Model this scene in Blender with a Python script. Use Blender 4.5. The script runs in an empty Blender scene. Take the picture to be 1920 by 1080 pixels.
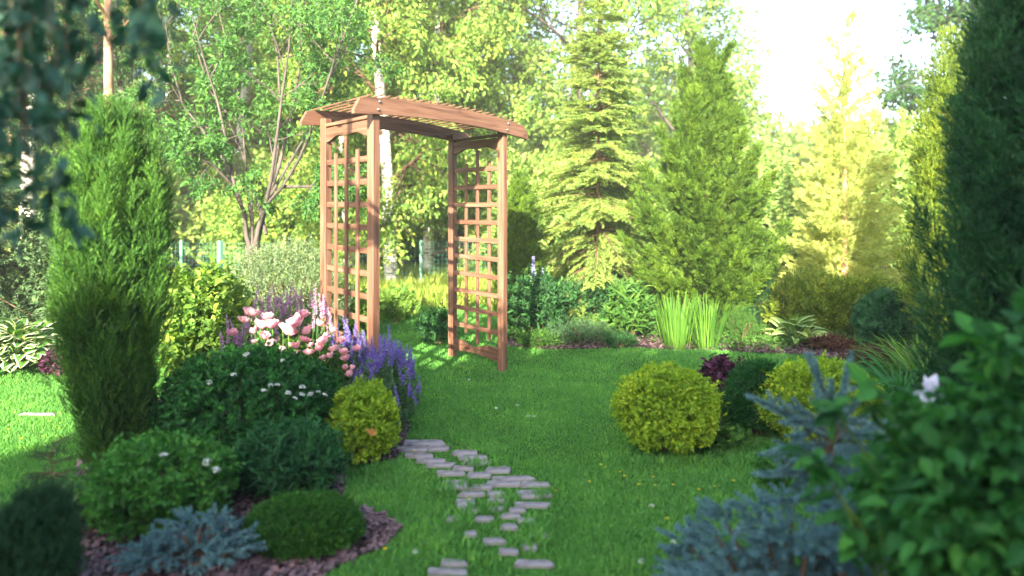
import bpy, math, random, zlib
import numpy as np
from mathutils import Vector, Matrix

rng = np.random.default_rng(11)
random.seed(11)
PI = math.pi
scene = bpy.context.scene
COL = scene.collection
F = 1250.0            # focal length in pixels of the 1920 wide picture
HZ = 385.0            # picture row of the horizon
CH = 1.42             # camera height


def at(px, py, d):
    """the world point seen at picture position (px, py) at depth d"""
    return ((px - 960) / F * d, d, CH - (py - HZ) / F * d)


def ground(px, py):
    d = F * CH / (py - HZ)
    return ((px - 960) / F * d, d, 0.0)


# ------------------------------------------------------------------ materials
def srgb(r, g, b):
    f = lambda c: (c / 255 / 12.92) if c / 255 <= 0.04045 else ((c / 255 + 0.055) / 1.055) ** 2.4
    return (f(r), f(g), f(b))


def leafmat(name, c1, c2, trans=0.35, rough=0.6, tr_tint=(1.15, 1.2, 0.45), spec=0.22, patch=3.0):
    m = bpy.data.materials.new(name)
    m.use_nodes = True
    nt = m.node_tree
    N, L = nt.nodes, nt.links
    N.clear()
    out = N.new('ShaderNodeOutputMaterial')
    geo = N.new('ShaderNodeNewGeometry')
    ramp = N.new('ShaderNodeValToRGB')
    ramp.color_ramp.elements[0].color = (*c1, 1)
    ramp.color_ramp.elements[1].color = (*c2, 1)
    e = ramp.color_ramp.elements.new(0.93)
    e.color = (*[a * 1.0 for a in c2], 1)
    ramp.color_ramp.elements[2].color = (c2[0] * 1.5, c2[1] * 1.25, c2[2], 1)
    tc = N.new('ShaderNodeTexCoord')
    noi = N.new('ShaderNodeTexNoise')
    noi.inputs['Scale'].default_value = patch
    L.new(tc.outputs['Object'], noi.inputs['Vector'])
    add = N.new('ShaderNodeMath'); add.operation = 'MULTIPLY_ADD'
    L.new(noi.outputs['Fac'], add.inputs[0]); add.inputs[1].default_value = 0.9; add.inputs[2].default_value = -0.45
    add2 = N.new('ShaderNodeMath'); add2.operation = 'ADD'; add2.use_clamp = True
    L.new(geo.outputs['Random Per Island'], add2.inputs[0]); L.new(add.outputs[0], add2.inputs[1])
    L.new(add2.outputs[0], ramp.inputs['Fac'])
    p = N.new('ShaderNodeBsdfPrincipled')
    p.inputs['Roughness'].default_value = rough
    p.inputs['Specular IOR Level'].default_value = spec
    L.new(ramp.outputs['Color'], p.inputs['Base Color'])
    t = N.new('ShaderNodeBsdfTranslucent')
    mul = N.new('ShaderNodeMix'); mul.data_type = 'RGBA'; mul.blend_type = 'MULTIPLY'; mul.inputs['Factor'].default_value = 1
    L.new(ramp.outputs['Color'], mul.inputs['A']); mul.inputs['B'].default_value = (*tr_tint, 1)
    L.new(mul.outputs['Result'], t.inputs['Color'])
    mix = N.new('ShaderNodeMixShader'); mix.inputs['Fac'].default_value = trans
    L.new(p.outputs[0], mix.inputs[1]); L.new(t.outputs[0], mix.inputs[2])
    L.new(mix.outputs[0], out.inputs['Surface'])
    return m


def surfmat(name, c1, c2, scale=6.0, rough=0.8, bump=0.2, stretch=(1, 1, 1), detail=6, c3=None, spec=0.3, metal=0, sharp=None):
    m = bpy.data.materials.new(name)
    m.use_nodes = True
    nt = m.node_tree
    N, L = nt.nodes, nt.links
    p = N['Principled BSDF']
    p.inputs['Roughness'].default_value = rough
    p.inputs['Specular IOR Level'].default_value = spec
    p.inputs['Metallic'].default_value = metal
    tc = N.new('ShaderNodeTexCoord')
    mp = N.new('ShaderNodeMapping'); mp.inputs['Scale'].default_value = stretch
    L.new(tc.outputs['Object'], mp.inputs['Vector'])
    noi = N.new('ShaderNodeTexNoise'); noi.inputs['Scale'].default_value = scale; noi.inputs['Detail'].default_value = detail
    L.new(mp.outputs[0], noi.inputs['Vector'])
    ramp = N.new('ShaderNodeValToRGB')
    lo, hi = sharp or (0.32, 0.68)
    ramp.color_ramp.elements[0].position = lo; ramp.color_ramp.elements[0].color = (*c1, 1)
    ramp.color_ramp.elements[1].position = hi; ramp.color_ramp.elements[1].color = (*c2, 1)
    if c3:
        e = ramp.color_ramp.elements.new((lo + hi) / 2); e.color = (*c3, 1)
    L.new(noi.outputs['Fac'], ramp.inputs['Fac'])
    L.new(ramp.outputs['Color'], p.inputs['Base Color'])
    b = N.new('ShaderNodeBump'); b.inputs['Strength'].default_value = bump; b.inputs['Distance'].default_value = 0.02
    L.new(noi.outputs['Fac'], b.inputs['Height']); L.new(b.outputs[0], p.inputs['Normal'])
    return m


def woodmat(name):
    m = bpy.data.materials.new(name)
    m.use_nodes = True
    nt = m.node_tree
    N, L = nt.nodes, nt.links
    p = N['Principled BSDF']
    p.inputs['Roughness'].default_value = 0.55
    p.inputs['Specular IOR Level'].default_value = 0.3
    tc = N.new('ShaderNodeTexCoord'); oi = N.new('ShaderNodeObjectInfo')
    addv = N.new('ShaderNodeVectorMath'); addv.operation = 'ADD'
    sc = N.new('ShaderNodeVectorMath'); sc.operation = 'SCALE'; sc.inputs['Scale'].default_value = 7.3
    comb = N.new('ShaderNodeCombineXYZ')
    for k in range(3): L.new(oi.outputs['Random'], comb.inputs[k])
    L.new(comb.outputs[0], sc.inputs[0])
    L.new(tc.outputs['Object'], addv.inputs[0]); L.new(sc.outputs[0], addv.inputs[1])
    mp = N.new('ShaderNodeMapping'); mp.inputs['Scale'].default_value = (0.9, 16, 16)
    L.new(addv.outputs[0], mp.inputs['Vector'])
    n1 = N.new('ShaderNodeTexNoise'); n1.inputs['Scale'].default_value = 2.2; n1.inputs['Detail'].default_value = 3; n1.inputs['Distortion'].default_value = 0.6
    L.new(mp.outputs[0], n1.inputs['Vector'])
    mp2 = N.new('ShaderNodeMapping'); mp2.inputs['Scale'].default_value = (2.5, 90, 90)
    L.new(addv.outputs[0], mp2.inputs['Vector'])
    n2 = N.new('ShaderNodeTexNoise'); n2.inputs['Scale'].default_value = 2.0; n2.inputs['Detail'].default_value = 2
    L.new(mp2.outputs[0], n2.inputs['Vector'])
    mixf = N.new('ShaderNodeMath'); mixf.operation = 'MULTIPLY_ADD'; mixf.inputs[1].default_value = 0.35
    L.new(n2.outputs['Fac'], mixf.inputs[0]); L.new(n1.outputs['Fac'], mixf.inputs[2])
    r = N.new('ShaderNodeValToRGB')
    e = r.color_ramp.elements
    e[0].position = 0.42; e[0].color = (*WOOD[0], 1)
    e[1].position = 0.92; e[1].color = (*WOOD[2], 1)
    k = e.new(0.64); k.color = (*WOOD[1], 1)
    L.new(mixf.outputs[0], r.inputs['Fac'])
    mp3 = N.new('ShaderNodeMapping'); mp3.inputs['Scale'].default_value = (2.6, 9, 9)
    L.new(addv.outputs[0], mp3.inputs['Vector'])
    vo = N.new('ShaderNodeTexVoronoi'); vo.inputs['Scale'].default_value = 1.0
    L.new(mp3.outputs[0], vo.inputs['Vector'])
    kr = N.new('ShaderNodeValToRGB'); kr.color_ramp.elements[0].position = .06; kr.color_ramp.elements[0].color = (.22, .16, .14, 1)
    kr.color_ramp.elements[1].position = .16; kr.color_ramp.elements[1].color = (1, 1, 1, 1)
    L.new(vo.outputs['Distance'], kr.inputs['Fac'])
    km = N.new('ShaderNodeMix'); km.data_type = 'RGBA'; km.blend_type = 'MULTIPLY'; km.inputs['Factor'].default_value = 1
    L.new(r.outputs['Color'], km.inputs['A']); L.new(kr.outputs['Color'], km.inputs['B'])
    hv = N.new('ShaderNodeHueSaturation')
    mr = N.new('ShaderNodeMapRange'); mr.inputs['To Min'].default_value = 0.82; mr.inputs['To Max'].default_value = 1.15
    L.new(oi.outputs['Random'], mr.inputs['Value']); L.new(mr.outputs[0], hv.inputs['Value'])
    L.new(km.outputs['Result'], hv.inputs['Color']); L.new(hv.outputs[0], p.inputs['Base Color'])
    b = N.new('ShaderNodeBump'); b.inputs['Strength'].default_value = 0.25; b.inputs['Distance'].default_value = 0.004
    L.new(mixf.outputs[0], b.inputs['Height']); L.new(b.outputs[0], p.inputs['Normal'])
    return m


WOOD = [(0.072, 0.032, 0.019), (0.153, 0.074, 0.045), (0.225, 0.122, 0.079)]
M = {}
M['cedar'] = woodmat('cedar')
M['steel'] = surfmat('bolt_steel', (0.5, 0.5, 0.5), (0.7, 0.7, 0.7), rough=0.25, metal=1, bump=0)
# leaf colours, name: (dark, light)
LEAF = {
    'birch_bright': ((0.10, 0.22, 0.04), (0.28, 0.40, 0.08)),
    'birch_mid': ((0.06, 0.15, 0.03), (0.17, 0.27, 0.06)),
    'birch_shaded': ((0.018, 0.07, 0.022), (0.05, 0.14, 0.03)),  # shade on the darker birch crowns is put into this leaf colour
    'maple_bright': ((0.09, 0.21, 0.04), (0.25, 0.38, 0.085)),
    'apple': ((0.035, 0.12, 0.03), (0.10, 0.24, 0.05)),
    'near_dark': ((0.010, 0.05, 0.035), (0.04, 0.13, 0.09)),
    'yellow_spirea': ((0.14, 0.28, 0.014), (0.38, 0.52, 0.035)),
    'spirea_green': ((0.010, 0.06, 0.016), (0.038, 0.18, 0.032)),
    'spirea_bright': ((0.03, 0.13, 0.02), (0.075, 0.25, 0.035)),
    'long_leaf': ((0.014, 0.075, 0.03), (0.045, 0.18, 0.055)),
    'cushion': ((0.02, 0.09, 0.014), (0.06, 0.2, 0.022)),
    'blue_spruce': ((0.045, 0.125, 0.145), (0.175, 0.33, 0.38)),
    'mugo': ((0.008, 0.045, 0.015), (0.025, 0.095, 0.03)),
    'juniper_green': ((0.010, 0.055, 0.014), (0.095, 0.23, 0.028)),
    'juniper_gold': ((0.05, 0.12, 0.014), (0.24, 0.32, 0.035)),
    'thuja': ((0.010, 0.05, 0.006), (0.13, 0.23, 0.02)),
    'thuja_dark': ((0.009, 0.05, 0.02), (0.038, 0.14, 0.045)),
    'yellow_conifer': ((0.25, 0.32, 0.07), (0.50, 0.54, 0.17)),
    'spruce_light': ((0.12, 0.21, 0.045), (0.32, 0.42, 0.10)),
    'spruce_dark': ((0.03, 0.07, 0.028), (0.08, 0.15, 0.05)),
    'willow': ((0.10, 0.17, 0.08), (0.24, 0.32, 0.17)),
    'hydrangea': ((0.07, 0.18, 0.03), (0.22, 0.34, 0.055)),
    'peony_leaf': ((0.035, 0.12, 0.016), (0.09, 0.22, 0.03)),
    'catmint_leaf': ((0.04, 0.1, 0.04), (0.1, 0.19, 0.09)),
    'perennial_dark': ((0.016, 0.065, 0.022), (0.055, 0.17, 0.045)),
    'perennial_mid': ((0.04, 0.12, 0.022), (0.1, 0.22, 0.04)),
    'iris_leaf': ((0.045, 0.14, 0.02), (0.14, 0.28, 0.035)),
    'daylily': ((0.02, 0.1, 0.025), (0.05, 0.19, 0.04)),
    'hosta': ((0.045, 0.14, 0.022), (0.11, 0.25, 0.035)),
    'hosta_light': ((0.12, 0.24, 0.05), (0.24, 0.38, 0.09)),
    'hosta_margin': ((0.6, 0.62, 0.4), (0.8, 0.8, 0.6)),
    'heuchera': ((0.035, 0.012, 0.03), (0.12, 0.035, 0.085)),
    'weed': ((0.035, 0.12, 0.02), (0.09, 0.23, 0.035)),
    'hazel': ((0.014, 0.085, 0.02), (0.058, 0.24, 0.045)),
    'wood_far': ((0.13, 0.25, 0.055), (0.32, 0.43, 0.11)),
    'lawn': ((0.075, 0.235, 0.05), (0.17, 0.42, 0.085)),
    'meadow': ((0.15, 0.25, 0.035), (0.38, 0.46, 0.09)),
    'reddish': ((0.06, 0.035, 0.02), (0.16, 0.07, 0.045)),
}
for k, (a, b) in LEAF.items():
    tr = 0.38
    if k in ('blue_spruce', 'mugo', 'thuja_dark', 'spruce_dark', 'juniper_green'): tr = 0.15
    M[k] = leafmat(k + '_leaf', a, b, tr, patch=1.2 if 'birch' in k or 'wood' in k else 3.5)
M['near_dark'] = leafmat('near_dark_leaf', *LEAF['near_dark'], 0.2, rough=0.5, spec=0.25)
M['pink'] = leafmat('pink_petal', (0.80, 0.36, 0.46), (0.92, 0.60, 0.66), 0.3, tr_tint=(1, 0.8, 0.8))
M['lavender'] = leafmat('catmint_petal', (0.15, 0.10, 0.42), (0.36, 0.26, 0.72), 0.3, tr_tint=(1, 0.9, 1))
M['mauve'] = leafmat('mauve_petal', (0.45, 0.22, 0.42), (0.72, 0.45, 0.65), 0.3, tr_tint=(1, 0.8, 1))
M['lupine'] = leafmat('blue_spire_petal', (0.3, 0.3, 0.62), (0.5, 0.5, 0.8), 0.3, tr_tint=(1, 0.9, 1))
M['white_petal'] = leafmat('white_petal', (0.6, 0.62, 0.58), (0.8, 0.82, 0.8), 0.3, tr_tint=(1, 1, 1))
M['iris_petal'] = leafmat('pale_petal', (0.62, 0.55, 0.72), (0.85, 0.82, 0.9), 0.3, tr_tint=(1, 1, 1))
M['hosta_cream'] = leafmat('hosta_cream_margin', (0.3, 0.42, 0.14), (0.42, 0.52, 0.22), 0.3)
M['yellow_petal'] = leafmat('yellow_petal', (0.7, 0.5, 0.02), (0.85, 0.65, 0.02), 0.3, tr_tint=(1, 1, 1))
M['orange_leaf'] = leafmat('orange_dead_leaf', (0.5, 0.22, 0.07), (0.6, 0.3, 0.1), 0.3, tr_tint=(1, 0.8, 0.6))
M['bark'] = surfmat('grey_bark', (0.035, 0.03, 0.026), (0.115, 0.095, 0.085), 9, 0.9, 0.9, (1, 1, 0.35))
M['bark_brown'] = surfmat('brown_bark', (0.06, 0.035, 0.02), (0.2, 0.12, 0.075), 12, 0.9, 0.7, (1, 1, 0.4))
M['bark_pine'] = surfmat('pine_bark', (0.25, 0.11, 0.06), (0.55, 0.33, 0.22), 10, 0.9, 0.8, (1, 1, 0.4))
M['bark_birch'] = surfmat('birch_bark', (0.03, 0.028, 0.025), (0.72, 0.68, 0.64), 5.5, 0.6, 0.3, (1.3, 1.3, 5), c3=(0.6, 0.55, 0.52), sharp=(0.36, 0.50))
M['green_stem'] = leafmat('green_stem', (0.06, 0.14, 0.03), (0.12, 0.22, 0.05), 0.15)
M['stone'] = surfmat('path_stone', (0.09, 0.08, 0.085), (0.33, 0.29, 0.305), 9, 0.75, 0.5, c3=(0.28, 0.25, 0.26))
M['mulch'] = surfmat('mulch_soil', (0.02, 0.014, 0.014), (0.09, 0.055, 0.06), 30, 0.95, 0.8)
M['chip'] = leafmat('bark_chip', (0.03, 0.018, 0.02), (0.2, 0.13, 0.14), 0.0)
M['post_green'] = surfmat('green_post_paint', (0.12, 0.3, 0.22), (0.17, 0.38, 0.28), 4, 0.5, 0.05)
M['wire'] = surfmat('green_wire', (0.06, 0.2, 0.15), (0.1, 0.28, 0.2), 4, 0.5, 0)
M['grey_wire'] = surfmat('grey_wire', (0.3, 0.3, 0.28), (0.4, 0.4, 0.38), 4, 0.5, 0)
M['cable'] = surfmat('cable_black', (0.05, 0.05, 0.055), (0.08, 0.08, 0.09), 4, 0.6, 0)
M['shed_wall'] = surfmat('shed_wall', (0.62, 0.62, 0.66), (0.72, 0.72, 0.76), 6, 0.8, 0.1, (1, 1, 6))
M['shed_roof'] = surfmat('shed_roof', (0.2, 0.2, 0.22), (0.3, 0.3, 0.32), 8, 0.8, 0.2)
M['shed_dark'] = surfmat('shed_dark', (0.05, 0.06, 0.08), (0.09, 0.1, 0.12), 4, 0.2, 0)
M['white_rock'] = surfmat('pale_rock', (0.4, 0.42, 0.44), (0.65, 0.66, 0.68), 8, 0.8, 0.4)


# ------------------------------------------------------------------ geometry core
def build(name, parts, mats, parent=None, loc=(0, 0, 0), smooth=False):
    """parts: list of (V (n,3), Faces (m,k), material index or array). ONE mesh object."""
    Vs, loops, sizes, mi = [], [], [], []
    off = 0
    for V, Fc, k in parts:
        V = np.asarray(V, dtype=np.float32).reshape(-1, 3)
        Fc = np.asarray(Fc, dtype=np.int64)
        Vs.append(V)
        loops.append((Fc + off).ravel())
        sizes.append(np.full(len(Fc), Fc.shape[1], dtype=np.int32))
        mi.append(np.broadcast_to(np.asarray(k, dtype=np.int32), (len(Fc),)))
        off += len(V)
    V = np.concatenate(Vs); L = np.concatenate(loops).astype(np.int32)
    S = np.concatenate(sizes); K = np.concatenate(mi)
    me = bpy.data.meshes.new(name)
    me.vertices.add(len(V)); me.vertices.foreach_set('co', V.ravel())
    me.loops.add(len(L)); me.loops.foreach_set('vertex_index', L)
    me.polygons.add(len(S))
    st = np.zeros(len(S), dtype=np.int32); st[1:] = np.cumsum(S)[:-1]
    me.polygons.foreach_set('loop_start', st)
    try:
        me.polygons.foreach_set('loop_total', S)
    except Exception:
        pass
    me.polygons.foreach_set('material_index', K)
    me.polygons.foreach_set('use_smooth', np.full(len(S), bool(smooth)))
    for m in mats: me.materials.append(m)
    me.update(calc_edges=True)
    o = bpy.data.objects.new(name, me)
    COL.objects.link(o)
    if parent is not None: o.parent = parent
    o.location = loc
    return o


def tag(o, label=None, cat=None, group=None, kind=None):
    if label: o['label'] = label
    if cat: o['category'] = cat
    if group: o['group'] = group
    if kind: o['kind'] = kind
    return o


def thing(name, label, cat, loc=(0, 0, 0), group=None, rz=0, s=1):
    global rng
    rng = np.random.default_rng(zlib.crc32(label.encode()))
    o = bpy.data.objects.new(name, None)
    COL.objects.link(o)
    o.location = loc; o.rotation_euler = (0, 0, rz)
    o.scale = (s, s, s) if not isinstance(s, (tuple, list)) else s
    o.empty_display_size = 0.1
    return tag(o, label, cat, group)


def dup(root, loc, rz=0, s=1, label=None, group=None):
    r = root.copy(); COL.objects.link(r)
    r.location = loc; r.rotation_euler = (0, 0, rz)
    r.scale = (s, s, s) if not isinstance(s, (tuple, list)) else s
    if label: r['label'] = label
    if group: r['group'] = group
    for ch in root.children:
        c = ch.copy(); COL.objects.link(c); c.parent = r
        for g in ch.children:
            d = g.copy(); COL.objects.link(d); d.parent = c
    return r


def nrm(a):
    return a / np.maximum(np.linalg.norm(a, axis=-1, keepdims=True), 1e-9)


def frames(d, hint):
    """(n,3,3) matrices whose columns are x (width), y (along d), z (towards hint)"""
    y = nrm(d)
    z = hint - (hint * y).sum(-1, keepdims=True) * y
    bad = np.linalg.norm(z, axis=-1) < 1e-4
    z[bad] += np.array([0.3, 0.7, 0.2])
    z = nrm(z - (z * y).sum(-1, keepdims=True) * y)
    x = np.cross(y, z)
    return np.stack([x, y, z], axis=-1)


def scatter(tm, pos, R, s):
    """many transformed copies of a template (V, F, matidx) as one (V, F, k)"""
    tV, tF, tk = tm
    n = len(pos)
    s = np.broadcast_to(np.asarray(s, dtype=np.float32), (n,))
    V = np.einsum('nij,vj->nvi', R, tV) * s[:, None, None] + pos[:, None, :]
    Fc = tF[None] + (np.arange(n) * len(tV))[:, None, None]
    k = np.broadcast_to(np.asarray(tk), (len(tF),))
    return V.reshape(-1, 3), Fc.reshape(-1, tF.shape[1]), np.tile(k, n)


def split_tmpls(tmpls, pos, R, s, shift=0):
    """scatter, choosing one of several templates per copy"""
    s = np.broadcast_to(np.asarray(s, dtype=np.float32), (len(pos),))
    pick = rng.integers(0, len(tmpls), len(pos))
    out = []
    for i, t in enumerate(tmpls):
        q = pick == i
        if q.any():
            V, Fc, k = scatter(t, pos[q], R[q], s[q])
            out.append((V, Fc, k + shift))
    return out


def rand_unit(n):
    return nrm(rng.normal(size=(n, 3)))


# templates: unit length along +Y, width X, up Z
def T(V, Fc, k=0):
    return (np.array(V, dtype=np.float32), np.array(Fc, dtype=np.int64), k)


def leaf_small(w=0.5, cup=0.1):
    return T([(0, 0, 0), (w / 2, .45, cup), (0, 1, -.05), (-w / 2, .45, cup)], [(0, 1, 2), (0, 2, 3)])


def leaf_big(w=0.5, droop=0.2, cup=0.08):
    h = w / 2
    V = [(0, 0, 0), (0, .25, 0), (0, .6, -droop * .35), (0, 1, -droop),
         (h * .75, .22, cup), (h, .52, cup - droop * .25), (h * .5, .82, -droop * .6 + cup * .5),
         (-h * .75, .22, cup), (-h, .52, cup - droop * .25), (-h * .5, .82, -droop * .6 + cup * .5)]
    Fc = [(0, 4, 1), (1, 4, 5), (1, 5, 2), (2, 5, 6), (2, 6, 3), (0, 1, 7), (1, 8, 7), (1, 2, 8), (2, 9, 8), (2, 3, 9)]
    return T(V, Fc)


def needle_twig(n=40, nl=0.16, nw=0.02, spread=0.9, flat=0.0, tip=True, r=None):
    """a twig of unit length with n needles round it"""
    r = r or np.random.default_rng(n)
    V, Fc = [], []
    V += [(-.012, 0, 0), (.012, 0, 0), (0, .97, 0)]; Fc.append((0, 1, 2))
    for i in range(n):
        t = (i + r.random()) / n
        a = r.random() * 2 * PI
        if flat: a = (0 if i % 2 else PI) + r.normal() * (1 - flat)
        rad = np.array([math.cos(a), 0, math.sin(a)])
        d = rad * spread + np.array([0, 1.0, 0]) * (0.6 + r.random() * .5)
        d = d / np.linalg.norm(d)
        b = np.array([0, t, 0])
        sd = np.cross(d, r.normal(size=3)); sd /= np.linalg.norm(sd)
        L = nl * (0.75 + .5 * r.random()) * (1 - 0.35 * t)
        k = len(V)
        V += [tuple(b - sd * nw / 2), tuple(b + sd * nw / 2), tuple(b + d * L * .6 + sd * nw * .5), tuple(b + d * L)]
        Fc += [(k, k + 1, k + 2), (k, k + 2, k + 3)]
    return T(V, Fc)


def fan_spray(levels=7, w=0.55, lw=0.07, r=None):
    """flat feathered spray like thuja foliage"""
    r = r or np.random.default_rng(levels)
    V, Fc = [], []
    def stick(p, d, L, ww, z=0):
        k = len(V)
        p = np.array(p); d = np.array(d) / np.linalg.norm(d)
        sx = np.array([d[1], -d[0], 0])
        V.extend([tuple(p - sx * ww * .4), tuple(p + d * L * .55 + sx * ww / 2 + [0, 0, z]), tuple(p + d * L + [0, 0, z * 1.5]), tuple(p + d * L * .45 - sx * ww / 2)])
        Fc.extend([(k, k + 1, k + 2), (k, k + 2, k + 3)])
    stick((0, 0, 0), (0, 1, 0), 1.0, lw)
    for i in range(levels):
        t = (i + .4) / levels * .85
        for s in (-1, 1):
            L = w * (1 - t * .8) * (.7 + .5 * r.random())
            d = np.array([s * (.75 + .2 * r.random()), .9, 0]); d /= np.linalg.norm(d)
            z = r.normal() * .04
            stick((0, t, 0), d, L, lw * 1.1, z)
            if L > .25:
                for u in (.35, .65):
                    q = np.array([0, t, 0]) + d * L * u
                    stick(q, (s * .35, 1, 0), L * .4, lw * .8, z)
    return T(V, Fc)


def wisp(n=9, r=None, spread=.35, w=.05):
    """upright feathery juniper shoot"""
    r = r or np.random.default_rng(n + 50)
    V, Fc = [], []
    def stick(p, d, L, ww):
        k = len(V)
        p = np.array(p, float); d = np.array(d, float); d /= np.linalg.norm(d)
        sx = np.cross(d, r.normal(size=3)); sx /= np.linalg.norm(sx)
        V.extend([tuple(p - sx * ww * .4), tuple(p + d * L * .5 + sx * ww / 2), tuple(p + d * L), tuple(p + d * L * .4 - sx * ww / 2)])
        Fc.extend([(k, k + 1, k + 2), (k, k + 2, k + 3)])
    stick((0, 0, 0), (0, 1, 0), 1, w)
    for i in range(n):
        t = i / n * .85
        a = i * 2.4
        stick((0, t, 0), (math.cos(a) * spread, .8, math.sin(a) * spread), .32 * (1.1 - t * .6), w * .9)
    return T(V, Fc)


def blade(w=.03, bend=.3, seg=4):
    V, Fc = [], []
    for i in range(seg):
        t = i / seg
        y = t - bend * .35 * t ** 3; z = -bend * t ** 2
        ww = w / 2 * (1 - t ** 2.5 * .8) * (.6 + min(t * 3, .4))
        V += [(-ww, y, z), (ww, y, z)]
    V.append((0, 1 - bend * .35, -bend))
    for i in range(seg - 1):
        a = 2 * i
        Fc += [(a, a + 1, a + 3), (a, a + 3, a + 2)]
    a = 2 * (seg - 1)
    Fc.append((a, a + 1, a + 4 - 2))
    return T(V, Fc)


def tube(P, R, sides=6):
    P = np.asarray(P, float); n = len(P)
    R = np.broadcast_to(np.asarray(R, float), (n,))
    Tn = np.gradient(P, axis=0) if n > 2 else np.repeat((P[1:] - P[:1]), n, axis=0)
    Tn = nrm(Tn)
    ref = np.array([0.31, 0.12, 0.05]) if abs(Tn[0][2]) > .7 else np.array([0, 0, 1.0])
    X = nrm(np.cross(Tn, ref)); Y = np.cross(Tn, X)
    a = np.arange(sides) * 2 * PI / sides
    ring = P[:, None, :] + R[:, None, None] * (np.cos(a)[None, :, None] * X[:, None, :] + np.sin(a)[None, :, None] * Y[:, None, :])
    V = ring.reshape(-1, 3)
    i = np.arange(n - 1)[:, None] * sides; j = np.arange(sides)[None, :]; j2 = (j + 1) % sides
    Fc = np.stack([i + j, i + j2, i + sides + j2, i + sides + j], axis=-1).reshape(-1, 4)
    return V, Fc


def dirnoise(d, amp, freq=3.0, seed=0):
    r = np.random.default_rng(seed)
    v = 0
    for k in range(7):
        a = r.normal(size=3) * freq * (1 + .35 * k)
        v = v + np.sin(d @ a + r.random() * 6.3) / (1 + .35 * k)
    return 1 + amp * v / 2.2


# ------------------------------------------------------------------ plant makers
LS = leaf_small(.55)
LN = leaf_small(.3)
LB = [leaf_big(.55, .15), leaf_big(.5, .3), leaf_big(.6, .05, .14)]
LLONG = [leaf_big(.26, .25), leaf_big(.22, .1)]


def bush_foliage(r, n, L, per, leaf, tmpls, up=.35, noise=.12, freq=3, seed=1, inner=.5, cz=.5, jit=.35, hugging=0.6, widen=0.0):
    """shoots with leaves through the volume of an uneven dome. r=(rx,ry,h)."""
    rx, ry, h = r
    d = rand_unit(int(n * 1.3))
    d = d[d[:, 2] > -.75][:n]
    m = len(d)
    rad = inner + (1 - inner) * rng.random(m) ** .45
    rad = rad * np.where(rng.random(m) < .05, rng.uniform(1.02, 1.16, m), 1)
    f = dirnoise(d, noise, freq, seed) * rad
    p = np.stack([d[:, 0] * rx * f, d[:, 1] * ry * f, h * cz + d[:, 2] * h * (1 - cz) * f], -1)
    lowm = d[:, 2] < 0
    p[lowm, 2] = h * cz + d[lowm, 2] * h * cz * .97 * f[lowm]
    p[:, 2] = np.maximum(p[:, 2], .01)
    sd = nrm(d * (1 - up) + np.array([0, 0, 1]) * up + rng.normal(size=(m, 3)) * jit)
    if per == 1:
        s = L * rng.uniform(.7, 1.25, m)
        R = frames(sd, rand_unit(m) * .6 + d * hugging)
        start = p - sd * s[:, None] * .6
        return split_tmpls(tmpls, start, R, s)
    t = (np.arange(per) + .5) / per
    P = p[:, None, :] + sd[:, None, :] * ((t - .6) * L)[None, :, None]
    P = P.reshape(-1, 3)
    S = np.repeat(sd, per, 0)
    side = nrm(np.cross(S, rand_unit(len(S))))
    ld = nrm(S * .55 + side * .8 + np.array([0, 0, .12]))
    R = frames(ld, nrm(S * .8 + np.array([0, 0, .5]) + rand_unit(len(S)) * .5))
    s = leaf * rng.uniform(.65, 1.25, len(P))
    return split_tmpls(tmpls, P, R, s)


def stems(r, n, rad=.006, h0=.75, spread=.8):
    out = []
    for i in range(n):
        a = rng.random() * 2 * PI; q = spread * math.sqrt(rng.random())
        e = np.array([r[0] * q * math.cos(a), r[1] * q * math.sin(a), r[2] * h0 * (1 - .3 * q)])
        b = e * [.15, .15, 0]
        mid = (b + e) / 2 + rng.normal(size=3) * .03 * r[2] + [0, 0, .05 * r[2]]
        V, Fc = tube([b, mid, e], [rad, rad * .8, rad * .35], 5)
        out.append((V, Fc, 0))
    return out


def bush(name, label, cat, loc, r, mat, n, L, per, leaf, tmpls, group=None, nst=10, stem_mat='bark_brown', **kw):
    root = thing(name, label, cat, loc, group)
    build('foliage', bush_foliage(r, n, L, per, leaf, tmpls, **kw), [M[mat]], root)
    build('stem', stems(r, nst, rad=.005 + .006 * r[2]), [M[stem_mat]], root)
    return root


def blobby(V0, n=8):
    return V0


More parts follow.
